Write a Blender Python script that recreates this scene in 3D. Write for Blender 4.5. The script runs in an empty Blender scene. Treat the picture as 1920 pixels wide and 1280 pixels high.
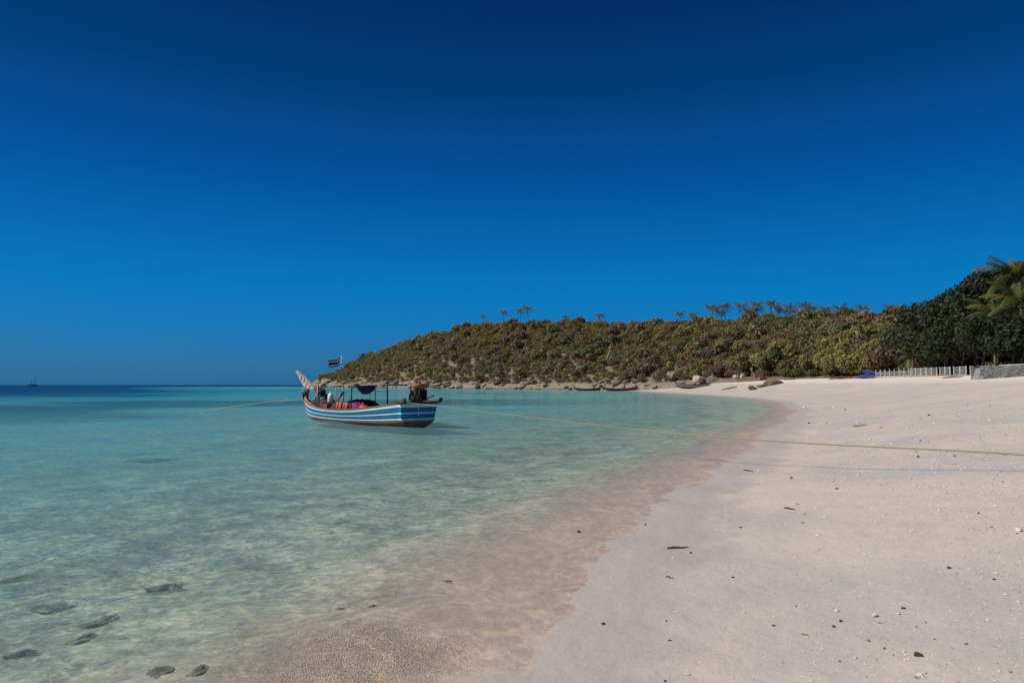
import bpy, math, random
import numpy as np
from mathutils import Vector, Matrix

random.seed(7)
C = bpy.context.scene.collection
SC = bpy.context.scene

# ------------------------------------------------------------------ camera
H, F = 1.7, 1280.0                     # eye height above the water, focal length in photo pixels
PITCH = math.atan(81.0 / 1280.0)
cam_d = bpy.data.cameras.new('camera')
cam_d.lens, cam_d.sensor_width, cam_d.sensor_fit = 24.0, 36.0, 'HORIZONTAL'
cam_d.clip_start, cam_d.clip_end = 0.05, 12000.0
cam = bpy.data.objects.new('camera', cam_d)
C.objects.link(cam)
cam.location = (0, 0, H)
cam.rotation_euler = (math.pi / 2 + PITCH, 0, 0)
SC.camera = cam

# ------------------------------------------------------------------ sky and sun
SUN_EL = math.radians(44.0)
SUN_H = Vector((-1.0, -0.02)).normalized()
to_sun = Vector((SUN_H.x * math.cos(SUN_EL), SUN_H.y * math.cos(SUN_EL), math.sin(SUN_EL)))
world = bpy.data.worlds.new('World')
SC.world = world
world.use_nodes = True
wn, wl = world.node_tree.nodes, world.node_tree.links
wn.clear()
sky = wn.new('ShaderNodeTexSky')
sky.sky_type = 'NISHITA'
sky.sun_disc = False
sky.sun_elevation = SUN_EL
sky.sun_rotation = math.atan2(to_sun.x, to_sun.y) % (2 * math.pi)
sky.altitude, sky.air_density, sky.dust_density, sky.ozone_density = 0.0, 0.8, 0.15, 3.5
# deep polarised blue: the Nishita sky is graded towards the photograph's elevation gradient
tcw = wn.new('ShaderNodeTexCoord'); spw = wn.new('ShaderNodeSeparateXYZ')
wl.new(tcw.outputs['Generated'], spw.inputs[0])
el = wn.new('ShaderNodeValToRGB'); wl.new(spw.outputs['Z'], el.inputs['Fac'])
_st = [(0.0, (0.026, 0.120, 0.290)), (0.03, (0.027, 0.150, 0.345)), (0.08, (0.008, 0.182, 0.470)), (0.132, (0.001, 0.190, 0.515)),
       (0.274, (0.0005, 0.092, 0.345)), (0.40, (0.0005, 0.046, 0.19)), (0.48, (0.0005, 0.030, 0.130)), (1.0, (0.0005, 0.024, 0.105))]
while len(el.color_ramp.elements) < len(_st): el.color_ramp.elements.new(0.5)
for _e, (_p, _c) in zip(el.color_ramp.elements, _st): _e.position = _p; _e.color = (*_c, 1)
vm = wn.new('ShaderNodeVectorMath'); vm.operation = 'SCALE'; vm.inputs['Scale'].default_value = 1 / 0.15
wl.new(el.outputs['Color'], vm.inputs[0])
gam = wn.new('ShaderNodeGamma'); gam.inputs['Gamma'].default_value = 1.4
ng = wn.new('ShaderNodeMix'); ng.data_type = 'RGBA'; ng.blend_type = 'MULTIPLY'; ng.inputs['Factor'].default_value = 1.0
ng.inputs['B'].default_value = (0.03, 0.16, 0.26, 1)
grade = wn.new('ShaderNodeMix'); grade.data_type = 'RGBA'; grade.inputs['Factor'].default_value = 0.90
bg = wn.new('ShaderNodeBackground'); bg.inputs['Strength'].default_value = 0.15
wo = wn.new('ShaderNodeOutputWorld')
wl.new(sky.outputs['Color'], gam.inputs['Color'])
wl.new(gam.outputs['Color'], ng.inputs['A'])
wl.new(ng.outputs['Result'], grade.inputs['A'])
wl.new(vm.outputs['Vector'], grade.inputs['B'])
wl.new(grade.outputs['Result'], bg.inputs['Color'])
wl.new(bg.outputs['Background'], wo.inputs['Surface'])

sun_d = bpy.data.lights.new('sun', 'SUN')
sun_d.energy, sun_d.angle, sun_d.color = 4.5, math.radians(0.53), (1.0, 0.945, 0.87)
sun = bpy.data.objects.new('sun', sun_d)
C.objects.link(sun)
sun.location = to_sun * 60
sun.rotation_euler = to_sun.to_track_quat('Z', 'Y').to_euler()

vs = SC.view_settings
vs.view_transform, vs.look, vs.exposure, vs.gamma = 'Standard', 'None', 0.0, 1.0
vs.use_curve_mapping = False
SC.render.engine = 'CYCLES'
SC.cycles.use_denoising = True
SC.cycles.max_bounces = 8
SC.cycles.transparent_max_bounces = 12
SC.cycles.diffuse_bounces = 3
SC.cycles.glossy_bounces = 3
SC.cycles.caustics_reflective = False
SC.cycles.caustics_refractive = False

# ------------------------------------------------------------------ pixel <-> world helpers
cp, sp = math.cos(PITCH), math.sin(PITCH)
def ray(u, v):
    a, b = (u - 960.0) / F, (640.0 - v) / F
    return np.array([a, cp - b * sp, sp + b * cp])
def at(u, v, Y):
    d = ray(u, v); return np.array([0, 0, H]) + d * (Y / d[1])
def on_z(u, v, z):
    d = ray(u, v); return np.array([0, 0, H]) + d * ((z - H) / d[2])

# ------------------------------------------------------------------ noise
_rg = np.random.RandomState(11)
_perm = _rg.permutation(512)
_val = _rg.rand(512)
def vnoise(x, y):
    xi, yi = np.floor(x).astype(int), np.floor(y).astype(int)
    fx, fy = x - xi, y - yi
    fx, fy = fx * fx * (3 - 2 * fx), fy * fy * (3 - 2 * fy)
    h = lambda a, b: _val[_perm[(a + _perm[b & 511]) & 511]]
    a, b, c, d = h(xi, yi), h(xi + 1, yi), h(xi, yi + 1), h(xi + 1, yi + 1)
    return (a + (b - a) * fx) * (1 - fy) + (c + (d - c) * fx) * fy - 0.5
def fbm(x, y, o=4):
    s, a, t = 0, 1.0, 0
    for k in range(o):
        s = s + a * vnoise(x * 2 ** k + 17.3 * k, y * 2 ** k - 9.1 * k); t += a; a *= 0.5
    return s / t

# ------------------------------------------------------------------ terrain functions
SHORE_PX = [(930, 1265), (1048, 1195), (1085, 1130), (1180, 1000), (1290, 925), (1400, 850), (1440, 820), (1488, 782), (1494, 765),
            (1470, 754), (1400, 745.5), (1300, 738.5), (1200, 733)]
shore = [(-60, -90), (-16, -24), (-5.5, -7.5), (-2.2, -0.8)] + [tuple(on_z(u, v, 0)[:2]) for u, v in SHORE_PX]
def uY(u, Y): return ((u - 960.0) / F * Y, Y)
shore += [uY(1100, 212), uY(1000, 240), uY(900, 266), uY(800, 305), uY(700, 375), uY(600, 455), uY(590, 500), (-90, 560), (40, 660), (700, 900)]
land = np.array(shore + [(1500, 900), (1500, -400), (-60, -400)])
SH = np.array(shore)
def sdist(x, y):
    x, y = np.asarray(x, float), np.asarray(y, float)
    d = np.full(x.shape, 1e9)
    for (ax, ay), (bx, by) in zip(SH[:-1], SH[1:]):
        ex, ey = bx - ax, by - ay
        t = np.clip(((x - ax) * ex + (y - ay) * ey) / (ex * ex + ey * ey), 0, 1)
        d = np.minimum(d, np.hypot(x - ax - t * ex, y - ay - t * ey))
    ins = np.zeros(x.shape, bool)
    for (ax, ay), (bx, by) in zip(land, np.roll(land, -1, 0)):
        c = (ay > y) != (by > y)
        ins ^= c & (x < (bx - ax) * (y - ay) / (by - ay + 1e-12) + ax)
    return np.where(ins, d, -d)
APP = 0.4   # seen through the flat surface the bed appears raised: refraction is built into its level
def ground_z(x, y, detail=True):
    x, y = np.asarray(x, float), np.asarray(y, float)
    s = sdist(x, y)
    if detail:
        s = s + 0.75 * fbm(x * 0.85, y * 0.85, 5) * np.clip(1.5 - np.abs(s) / 4, 0, 1) + 0.55 * np.abs(vnoise(x * 1.5 + y * .6, y * 1.1 - x * .3)) * np.clip(1.2 - np.abs(s), 0, 1) + 1.6 * fbm(x * 0.09 + 5, y * 0.09, 3) * np.clip((np.hypot(x, y) - 14) / 20, 0, 1)
    z = np.interp(s, [-3000, -700, -330, -150, -100, -60, -25, -10, -3, -1.6, -1.0, 0, 1, 2, 4, 8, 15, 22, 30, 60, 200, 2000],
                  [-60, -30, -14, -7.5, -2.3, -1.4, -1.0, -0.68, -0.31, -0.11, -0.045, 0, 0.085, 0.18, 0.4, 0.9, 2.1, 2.6, 3.0, 3.2, 4.2, 6])
    z = np.where(z < 0, z * APP, z)
    if detail:
        r = np.hypot(x, y)
        z = z + np.where(z < 0, APP, 1) * 0.05 * fbm(x * 0.35, y * 0.35, 4) * np.clip(np.abs(s) / 5, 0, 1) + 0.22 * fbm(x * 0.07, y * 0.07, 3) * np.clip(np.abs(s) / 14 - .2, 0, 1)
    return z
def on_ground(u, v, z0=0.0, lo=0.5, hi=400):
    d = ray(u, v); Y = np.geomspace(lo, hi, 4000); t = Y / d[1]
    g = ground_z(d[0] * t, Y); zz = H + d[2] * t
    k = int(np.argmax(zz < g)) if (zz < g).any() else len(Y) - 1
    return np.array([d[0] * t[k], Y[k], g[k]])

# ------------------------------------------------------------------ materials
def mat(name):
    m = bpy.data.materials.new(name); m.use_nodes = True
    n = m.node_tree.nodes; b = n['Principled BSDF']
    return m, n, m.node_tree.links, b
def node(n, t, **kw):
    x = n.new(t)
    for k, v in kw.items():
        if k in x.inputs.keys(): x.inputs[k].default_value = v
        else: setattr(x, k, v)
    return x
def noise_n(n, l, scale, detail=4, vec=None, rough=0.55, dist=0.0):
    x = node(n, 'ShaderNodeTexNoise', Scale=scale, Detail=detail, Roughness=rough, Distortion=dist)
    if vec is not None: l.new(vec, x.inputs['Vector'])
    return x
def ramp(n, l, fac, stops):
    r = n.new('ShaderNodeValToRGB'); l.new(fac, r.inputs['Fac'])
    e = r.color_ramp.elements
    while len(e) < len(stops): e.new(0.5)
    for k, (p, c) in enumerate(stops):
        e[k].position = p; e[k].color = (*c, 1) if len(c) == 3 else c
    return r
def mixc(n, l, fac, a, b, mode='MIX'):
    x = n.new('ShaderNodeMix'); x.data_type = 'RGBA'; x.blend_type = mode
    for s, v in (('Factor', fac), ('A', a), ('B', b)):
        if isinstance(v, (int, float)): x.inputs[s].default_value = v
        elif isinstance(v, tuple): x.inputs[s].default_value = (*v, 1) if len(v) == 3 else v
        else: l.new(v, x.inputs[s])
    return x.outputs['Result']
def math_n(n, l, op, a, b=None, c=None, clamp=False):
    x = n.new('ShaderNodeMath'); x.operation = op; x.use_clamp = clamp
    for k, v in enumerate((a, b, c)):
        if v is None: continue
        if isinstance(v, (int, float)): x.inputs[k].default_value = v
        else: l.new(v, x.inputs[k])
    return x.outputs[0]
def simple(name, col, rough=0.6, var=0.25, scale=6.0, bump=0.15, spec=0.3, metal=0.0, dirt=None, coords='Object'):
    """painted or raw surface with mottling, wear and a little relief"""
    m, n, l, b = mat(name)
    tc = n.new('ShaderNodeTexCoord'); v = tc.outputs[coords]
    a = noise_n(n, l, scale, 6, v, 0.6); f = noise_n(n, l, scale * 7, 3, v, 0.6)
    lo = tuple(c * (1 - var) for c in col); hi = tuple(min(1, c * (1 + var)) for c in col)
    c1 = ramp(n, l, a.outputs['Fac'], [(0.3, lo), (0.7, hi)]).outputs['Color']
    if dirt:
        d = noise_n(n, l, scale * 2.3, 8, v, 0.7)
        c1 = mixc(n, l, ramp(n, l, d.outputs['Fac'], [(0.52, (0, 0, 0)), (0.68, (1, 1, 1))]).outputs['Color'], c1, dirt)
    l.new(c1, b.inputs['Base Color'])
    b.inputs['Roughness'].default_value = rough
    b.inputs['Specular IOR Level'].default_value = spec
    b.inputs['Metallic'].default_value = metal
    if bump:
        bp = node(n, 'ShaderNodeBump', Strength=bump, Distance=0.02)
        l.new(f.outputs['Fac'], bp.inputs['Height']); l.new(bp.outputs['Normal'], b.inputs['Normal'])
    return m

# ------------------------------------------------------------------ mesh helpers
def mesh_np(name, V, Fq, smooth=False):
    V = np.ascontiguousarray(V, np.float32); Fq = np.ascontiguousarray(Fq, np.int32)
    me = bpy.data.meshes.new(name)
    k = Fq.shape[1]
    me.vertices.add(len(V)); me.vertices.foreach_set('co', V.ravel())
    me.loops.add(Fq.size); me.loops.foreach_set('vertex_index', Fq.ravel())
    me.polygons.add(len(Fq))
    me.polygons.foreach_set('loop_start', np.arange(0, Fq.size, k, dtype=np.int32))
    me.update(calc_edges=True)
    if smooth: me.polygons.foreach_set('use_smooth', np.ones(len(Fq), bool))
    me.validate()
    return me
def vcol(me, name, cols):
    a = me.color_attributes.new(name, 'FLOAT_COLOR', 'POINT')
    c = np.ones((len(me.vertices), 4), np.float32); c[:, :3] = cols
    a.data.foreach_set('color', c.ravel())
def vfloat(me, name, vals):
    a = me.attributes.new(name, 'FLOAT', 'POINT'); a.data.foreach_set('value', np.ascontiguousarray(vals, np.float32))
def link(name, me, material=None, parent=None, loc=(0, 0, 0), rot=(0, 0, 0), scale=(1, 1, 1), label=None, cat=None, group=None, kind=None, color=None):
    o = bpy.data.objects.new(name, me); C.objects.link(o)
    if me is not None and material is not None:
        if not me.materials: me.materials.append(material)
    o.location, o.rotation_euler, o.scale = loc, rot, scale
    if parent is not None: o.parent = parent
    if label: o['label'] = label
    if cat: o['category'] = cat
    if group: o['group'] = group
    if kind: o['kind'] = kind
    if color is not None: o.color = (*color, 1)
    return o
def thing(name, label, cat, loc=(0, 0, 0), rot=(0, 0, 0), scale=(1, 1, 1), group=None):
    return link(name, None, None, None, loc, rot, scale, label, cat, group)

class MB:
    """collects shapes of ONE part"""
    def __init__(s): s.v, s.f = [], []
    def add(s, V, Fs):
        o = len(s.v); s.v += [tuple(map(float, p)) for p in V]; s.f += [tuple(int(i) + o for i in f) for f in Fs]; return s
    def box(s, c, size, rot=None):
        x, y, z = (k / 2 for k in size)
        P = [Vector(p) for p in ((-x, -y, -z), (x, -y, -z), (x, y, -z), (-x, y, -z), (-x, -y, z), (x, -y, z), (x, y, z), (-x, y, z))]
        M = rot if rot is not None else Matrix.Identity(3)
        return s.add([tuple(M @ p + Vector(c)) for p in P], [(0, 3, 2, 1), (4, 5, 6, 7), (0, 1, 5, 4), (1, 2, 6, 5), (2, 3, 7, 6), (3, 0, 4, 7)])
    def beam(s, a, b, w, h):
        a, b = Vector(a), Vector(b); d = (b - a); q = d.to_track_quat('X', 'Z').to_matrix()
        return s.box((a + b) / 2, (d.length, w, h), q)
    def tube(s, pts, rad, sides=6, cap=True):
        pts = [Vector(p) for p in pts]; n = len(pts)
        if isinstance(rad, (int, float)): rad = [rad] * n
        V, Fs = [], []
        up = Vector((0, 0, 1))
        for i, p in enumerate(pts):
            t = (pts[min(i + 1, n - 1)] - pts[max(i - 1, 0)])
            if t.length < 1e-9: t = Vector((0, 0, 1))
            t.normalize()
            ref = up if abs(t.z) < 0.9 else Vector((1, 0, 0))
            a = t.cross(ref).normalized(); b = t.cross(a).normalized()
            for k in range(sides):
                g = 2 * math.pi * k / sides
                V.append(p + (a * math.cos(g) + b * math.sin(g)) * rad[i])
        for i in range(n - 1):
            for k in range(sides):
                k2 = (k + 1) % sides
                Fs.append((i * sides + k, i * sides + k2, (i + 1) * sides + k2, (i + 1) * sides + k))
        if cap: Fs += [tuple(range(sides))[::-1], tuple((n - 1) * sides + k for k in range(sides))]
        return s.add(V, Fs)
    def slab(s, poly, y0, y1, axis='y'):
        """polygon in (x, z) extruded along y"""
        n = len(poly)
        V = [(x, y0, z) for x, z in poly] + [(x, y1, z) for x, z in poly]
        return s.add(V, [tuple(range(n)), tuple(range(2 * n - 1, n - 1, -1))] + [(i, i + n, (i + 1) % n + n, (i + 1) % n) for i in range(n)])
    def blob(s, c, r, seed=0, rough=0.15, seg=10, rings=7, flat=-9):
        rg = np.random.RandomState(seed); V, Fs = [], []
        ph = rg.rand(6) * 6.28
        for i in range(rings + 1):
            th = math.pi * i / rings
            for k in range(seg):
                g = 2 * math.pi * k / seg
                q = 1 + rough * (math.sin(2 * g + ph[0] + th * 2) + math.sin(3 * g + ph[1]) * math.sin(2 * th + ph[2]) + .6 * math.sin(5 * g + ph[3] + 3 * th)) / 2
                V.append((c[0] + r[0] * q * math.sin(th) * math.cos(g), c[1] + r[1] * q * math.sin(th) * math.sin(g), max(c[2] + r[2] * q * math.cos(th), flat)))
        for i in range(rings):
            for k in range(seg):
                k2 = (k + 1) % seg
                Fs.append((i * seg + k, (i + 1) * seg + k, (i + 1) * seg + k2, i * seg + k2))
        return s.add(V, Fs)
    def mesh(s, name, smooth=False):
        me = bpy.data.meshes.new(name); me.from_pydata(s.v, [], s.f); me.update()
        if smooth: me.polygons.foreach_set('use_smooth', np.ones(len(s.f), bool))
        return me
    def obj(s, name, material, parent=None, smooth=False, **kw):
        return link(name, s.mesh(name, smooth), material, parent, **kw)

# ================================================================== THE SETTING
# ---- polar sheets, fine in front of the camera and coarser behind it
def polar(n_front, n_back, r0, r1, nr, half=52):
    af = np.radians(np.linspace(-half, half, n_front)); ab = np.radians(np.linspace(half, 360 - half, n_back)[1:-1])
    A = np.concatenate([af, ab]); R = np.concatenate([[0.0], np.geomspace(r0, r1, nr)])
    aa, rr = np.meshgrid(A, R)
    X, Y = rr * np.sin(aa), rr * np.cos(aa)
    m = len(A)
    i, k = np.meshgrid(np.arange(len(R) - 1), np.arange(m), indexing='ij')
    k2 = (k + 1) % m
    Fq = np.stack([i * m + k, i * m + k2, (i + 1) * m + k2, (i + 1) * m + k], -1).reshape(-1, 4)
    return X.ravel(), Y.ravel(), Fq[m:]

X, Y, Fq = polar(520, 90, 0.25, 7000, 460)
Z = ground_z(X, Y)
me = mesh_np('beach', np.stack([X, Y, Z], 1), Fq, True)

def sand_material():
    m, n, l, b = mat('coral_sand')
    g = n.new('ShaderNodeNewGeometry'); P = g.outputs['Position']
    sep = n.new('ShaderNodeSeparateXYZ'); l.new(P, sep.inputs[0]); z = sep.outputs['Z']
    big = noise_n(n, l, 0.33, 4, P, 0.55, 0.6); mid = noise_n(n, l, 2.2, 5, P, 0.6); fine = noise_n(n, l, 90, 3, P, 0.7)
    dry = ramp(n, l, big.outputs['Fac'], [(0.36, (0.425, 0.405, 0.375)), (0.5, (0.515, 0.452, 0.39)), (0.66, (0.575, 0.485, 0.40))]).outputs['Color']
    dry = mixc(n, l, 0.35, dry, ramp(n, l, mid.outputs['Fac'], [(0.3, (0.40, 0.36, 0.33)), (0.7, (0.58, 0.50, 0.43))]).outputs['Color'])
    dry = mixc(n, l, 0.5, dry, ramp(n, l, fine.outputs['Fac'], [(0.3, (0.8, 0.8, 0.8)), (0.5, (1, 1, 1)), (0.72, (1.0, 1.0, 1.0))]).outputs['Color'], 'MULTIPLY')
    # coarse grit of broken shell
    vo = node(n, 'ShaderNodeTexVoronoi', Scale=26.0); l.new(P, vo.inputs['Vector'])
    cl = noise_n(n, l, 0.5, 3, P)
    gsz = math_n(n, l, 'MULTIPLY', ramp(n, l, cl.outputs['Fac'], [(0.45, (0, 0, 0)), (0.68, (1, 1, 1))]).outputs['Color'], 0.17)
    grit = math_n(n, l, 'LESS_THAN', vo.outputs['Distance'], gsz)
    dry = mixc(n, l, math_n(n, l, 'MULTIPLY', grit, 0.55), dry, (0.72, 0.66, 0.58))
    # bright loose sand on the berm, above the reach of the tide
    berm = n.new('ShaderNodeMapRange'); l.new(z, berm.inputs['Value'])
    berm.inputs['From Min'].default_value, berm.inputs['From Max'].default_value = 1.75, 2.25
    dry = mixc(n, l, berm.outputs['Result'], dry, (0.72, 0.63, 0.53))
    # the strand is still wet: darker, warmer, glossier
    zz = math_n(n, l, 'ADD', z, math_n(n, l, 'MULTIPLY', math_n(n, l, 'SUBTRACT', mid.outputs['Fac'], 0.5), 0.008))
    # damp strip left by the last swash: smooth and grey
    dz = math_n(n, l, 'ADD', z, math_n(n, l, 'MULTIPLY', math_n(n, l, 'SUBTRACT', noise_n(n, l, 0.9, 4, P, 0.6, 0.8).outputs['Fac'], 0.5), 0.16))
    damp = n.new('ShaderNodeMapRange'); damp.interpolation_type = 'SMOOTHSTEP'; l.new(dz, damp.inputs['Value'])
    damp.inputs['From Min'].default_value, damp.inputs['From Max'].default_value = 0.045, 0.10
    damp.inputs['To Min'].default_value, damp.inputs['To Max'].default_value = 0.8, 0.0
    dry = mixc(n, l, damp.outputs['Result'], dry, (0.385, 0.35, 0.325))
    wet = n.new('ShaderNodeMapRange'); wet.interpolation_type = 'SMOOTHSTEP'; l.new(zz, wet.inputs['Value'])
    wet.inputs['From Min'].default_value, wet.inputs['From Max'].default_value = -0.003, 0.005
    wet.inputs['To Min'].default_value, wet.inputs['To Max'].default_value = 1.0, 0.0
    wetc = mixc(n, l, 1.0, dry, (1.26, 1.06, 0.90), 'MULTIPLY')
    col = mixc(n, l, wet.outputs['Result'], dry, wetc)
    # coarse shell gravel in the swash
    cg = node(n, 'ShaderNodeTexVoronoi', Scale=120.0); l.new(P, cg.inputs['Vector'])
    cgs = n.new('ShaderNodeSeparateColor'); l.new(cg.outputs['Color'], cgs.inputs[0])
    cgc = ramp(n, l, cgs.outputs[0], [(0.0, (0.16, 0.09, 0.05)), (0.45, (0.40, 0.26, 0.16)), (0.8, (0.56, 0.41, 0.28)), (1.0, (0.85, 0.76, 0.62))]).outputs['Color']
    sw = n.new('ShaderNodeMapRange'); sw.interpolation_type = 'SMOOTHSTEP'; l.new(math_n(n, l, 'ABSOLUTE', math_n(n, l, 'ADD', z, 0.055)), sw.inputs['Value'])
    sw.inputs['From Min'].default_value, sw.inputs['From Max'].default_value = 0.075, 0.035
    vd = n.new('ShaderNodeVectorMath'); vd.operation = 'DISTANCE'; l.new(P, vd.inputs[0]); vd.inputs[1].default_value = (-0.95, 4.45, -0.05)
    near = n.new('ShaderNodeMapRange'); near.interpolation_type = 'SMOOTHSTEP'; l.new(math_n(n, l, 'ADD', vd.outputs['Value'], math_n(n, l, 'MULTIPLY', noise_n(n, l, 2.5, 4, P).outputs['Fac'], 0.9)), near.inputs['Value'])
    near.inputs['From Min'].default_value, near.inputs['From Max'].default_value = 1.35, 0.75
    gm = near.outputs['Result']
    col = mixc(n, l, math_n(n, l, 'MULTIPLY', gm, 0.6), col, cgc)
    lag = n.new('ShaderNodeMapRange'); l.new(z, lag.inputs['Value']); lag.inputs['From Min'].default_value, lag.inputs['From Max'].default_value = -0.03, -0.13
    col = mixc(n, l, lag.outputs['Result'], col, ramp(n, l, noise_n(n, l, 0.8, 6, P, 0.62, 0.7).outputs['Fac'], [(0.34, (0.33, 0.295, 0.215)), (0.5, (0.50, 0.445, 0.34)), (0.66, (0.64, 0.57, 0.44))]).outputs['Color'])
    # under water: weed film and coral rubble patches
    pn = noise_n(n, l, 0.42, 7, P, 0.62, 0.8)
    dp = n.new('ShaderNodeMapRange'); l.new(z, dp.inputs['Value'])
    dp.inputs['From Min'].default_value, dp.inputs['From Max'].default_value = -0.05, -0.18
    pat = math_n(n, l, 'MULTIPLY', ramp(n, l, pn.outputs['Fac'], [(0.56, (0, 0, 0)), (0.68, (1, 1, 1))]).outputs['Color'], dp.outputs['Result'])
    col = mixc(n, l, math_n(n, l, 'MULTIPLY', pat, 0.5), col, (0.125, 0.12, 0.075))
    l.new(col, b.inputs['Base Color'])
    rr = n.new('ShaderNodeMapRange'); l.new(wet.outputs['Result'], rr.inputs['Value'])
    rr.inputs['To Min'].default_value, rr.inputs['To Max'].default_value = 0.9, 0.42
    l.new(rr.outputs['Result'], b.inputs['Roughness'])
    b.inputs['Specular IOR Level'].default_value = 0.25
    hm = math_n(n, l, 'ADD', math_n(n, l, 'MULTIPLY', fine.outputs['Fac'], 0.004), math_n(n, l, 'MULTIPLY', noise_n(n, l, 7, 6, P, 0.6).outputs['Fac'], 0.03))
    hm = math_n(n, l, 'ADD', hm, math_n(n, l, 'MULTIPLY', grit, 0.006))
    hm = math_n(n, l, 'ADD', hm, math_n(n, l, 'MULTIPLY', math_n(n, l, 'MULTIPLY', cg.outputs['Distance'], gm), -0.02))
    bp = node(n, 'ShaderNodeBump', Strength=0.55, Distance=1.0)
    l.new(hm, bp.inputs['Height']); l.new(bp.outputs['Normal'], b.inputs['Normal'])
    return m
M_sand = sand_material()
link('beach', me, M_sand, kind='structure')

# ---- water
def water_material():
    m, n, l, b = mat('sea_water'); n.remove(b)
    out = [x for x in n if x.type == 'OUTPUT_MATERIAL'][0]
    at_d = node(n, 'ShaderNodeAttribute', attribute_name='depth'); d = at_d.outputs['Fac']
    at_p = node(n, 'ShaderNodeAttribute', attribute_name='reef'); pt = at_p.outputs['Fac']
    g = n.new('ShaderNodeNewGeometry'); P = g.outputs['Position']
    def stretched(sx, sy, rz):
        mp = n.new('ShaderNodeMapping'); l.new(P, mp.inputs['Vector'])
        mp.inputs['Rotation'].default_value[2] = rz; mp.inputs['Scale'].default_value = (sx, sy, 1); return mp.outputs['Vector']
    w1 = noise_n(n, l, 1.0, 3, stretched(0.95, 1.5, 0.35), 0.55, 0.5)
    w2 = noise_n(n, l, 1.0, 3, stretched(3.4, 5.2, 0.2), 0.55, 0.7)
    w3 = noise_n(n, l, 1.0, 2, stretched(13.0, 19.0, -0.1), 0.5, 0.5)
    w4 = noise_n(n, l, 1.0, 3, stretched(0.1, 0.3, 0.3), 0.5, 0.5)
    h = math_n(n, l, 'ADD', math_n(n, l, 'MULTIPLY', w1.outputs['Fac'], 0.10), math_n(n, l, 'MULTIPLY', w2.outputs['Fac'], 0.026))
    h = math_n(n, l, 'ADD', h, math_n(n, l, 'MULTIPLY', w3.outputs['Fac'], 0.006))
    h = math_n(n, l, 'ADD', h, math_n(n, l, 'MULTIPLY', w4.outputs['Fac'], 0.22))
    # ripples die out in the last centimetres of the swash
    fd = n.new('ShaderNodeMapRange'); l.new(d, fd.inputs['Value'])
    fd.inputs['From Min'].default_value, fd.inputs['From Max'].default_value = 0.0, 0.16
    fd.inputs['To Min'].default_value, fd.inputs['To Max'].default_value = 0.22, 1.0
    h = math_n(n, l, 'MULTIPLY', h, fd.outputs['Result'])
    bp = node(n, 'ShaderNodeBump', Strength=1.0, Distance=1.0); l.new(h, bp.inputs['Height'])
    N = bp.outputs['Normal']
    # Beer-Lambert transmission over the depth of the water column
    def tx(sig):
        return math_n(n, l, 'EXPONENT', math_n(n, l, 'MULTIPLY', d, -sig))
    cb = n.new('ShaderNodeCombineColor')
    for k, s in enumerate((0.66, 0.12, 0.15)): l.new(tx(s), cb.inputs[k])
    # caustic ripple light painted as bright and dark bands into the transmission colour
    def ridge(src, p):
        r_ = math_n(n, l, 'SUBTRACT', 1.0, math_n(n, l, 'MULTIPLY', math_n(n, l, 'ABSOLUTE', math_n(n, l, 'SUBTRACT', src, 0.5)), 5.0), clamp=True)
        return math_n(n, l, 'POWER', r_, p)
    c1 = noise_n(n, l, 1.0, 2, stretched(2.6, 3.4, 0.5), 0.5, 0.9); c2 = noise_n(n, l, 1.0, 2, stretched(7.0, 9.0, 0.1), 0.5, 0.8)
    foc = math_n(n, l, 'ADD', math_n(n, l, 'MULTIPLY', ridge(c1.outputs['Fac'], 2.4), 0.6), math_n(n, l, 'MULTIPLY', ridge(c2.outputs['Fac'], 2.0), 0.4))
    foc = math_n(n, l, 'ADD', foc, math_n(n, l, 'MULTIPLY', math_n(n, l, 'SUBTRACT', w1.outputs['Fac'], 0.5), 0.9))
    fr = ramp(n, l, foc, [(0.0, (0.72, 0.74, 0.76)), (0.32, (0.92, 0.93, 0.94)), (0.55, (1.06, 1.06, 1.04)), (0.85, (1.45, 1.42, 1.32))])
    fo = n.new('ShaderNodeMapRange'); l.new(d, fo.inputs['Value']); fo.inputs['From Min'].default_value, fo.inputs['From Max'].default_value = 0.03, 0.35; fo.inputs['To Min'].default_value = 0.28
    caust_col = mixc(n, l, fo.outputs['Result'], (1.0, 1.0, 1.0), fr.outputs['Color'])
    tcol = mixc(n, l, 1.0, cb.outputs['Color'], caust_col, 'MULTIPLY')
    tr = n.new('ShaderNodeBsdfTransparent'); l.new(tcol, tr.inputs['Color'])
    # light scattered back by the water body itself
    dd = n.new('ShaderNodeMapRange'); l.new(d, dd.inputs['Value'])
    dd.inputs['From Min'].default_value, dd.inputs['From Max'].default_value = 0.0, 8.0
    body = ramp(n, l, dd.outputs['Result'], [(0.0, (0.30, 0.36, 0.31)), (0.06, (0.26, 0.40, 0.385)), (0.13, (0.16, 0.44, 0.50)), (0.2, (0.07, 0.36, 0.45)), (0.29, (0.03, 0.22, 0.31)), (0.52, (0.004, 0.055, 0.14)), (1.0, (0.002, 0.035, 0.10))]).outputs['Color']
    body = mixc(n, l, math_n(n, l, 'MULTIPLY', pt, 0.72), body, (0.012, 0.075, 0.14))
    df = n.new('ShaderNodeBsdfDiffuse'); l.new(body, df.inputs['Color']); l.new(N, df.inputs['Normal'])
    w = math_n(n, l, 'SUBTRACT', 1.0, tx(0.62))
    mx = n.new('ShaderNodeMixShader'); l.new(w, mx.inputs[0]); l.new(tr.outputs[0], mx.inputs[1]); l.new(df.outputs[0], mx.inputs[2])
    gl = node(n, 'ShaderNodeBsdfGlossy', Roughness=0.035); l.new(N, gl.inputs['Normal'])
    fz = node(n, 'ShaderNodeFresnel', IOR=1.33); l.new(N, fz.inputs['Normal'])
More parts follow.
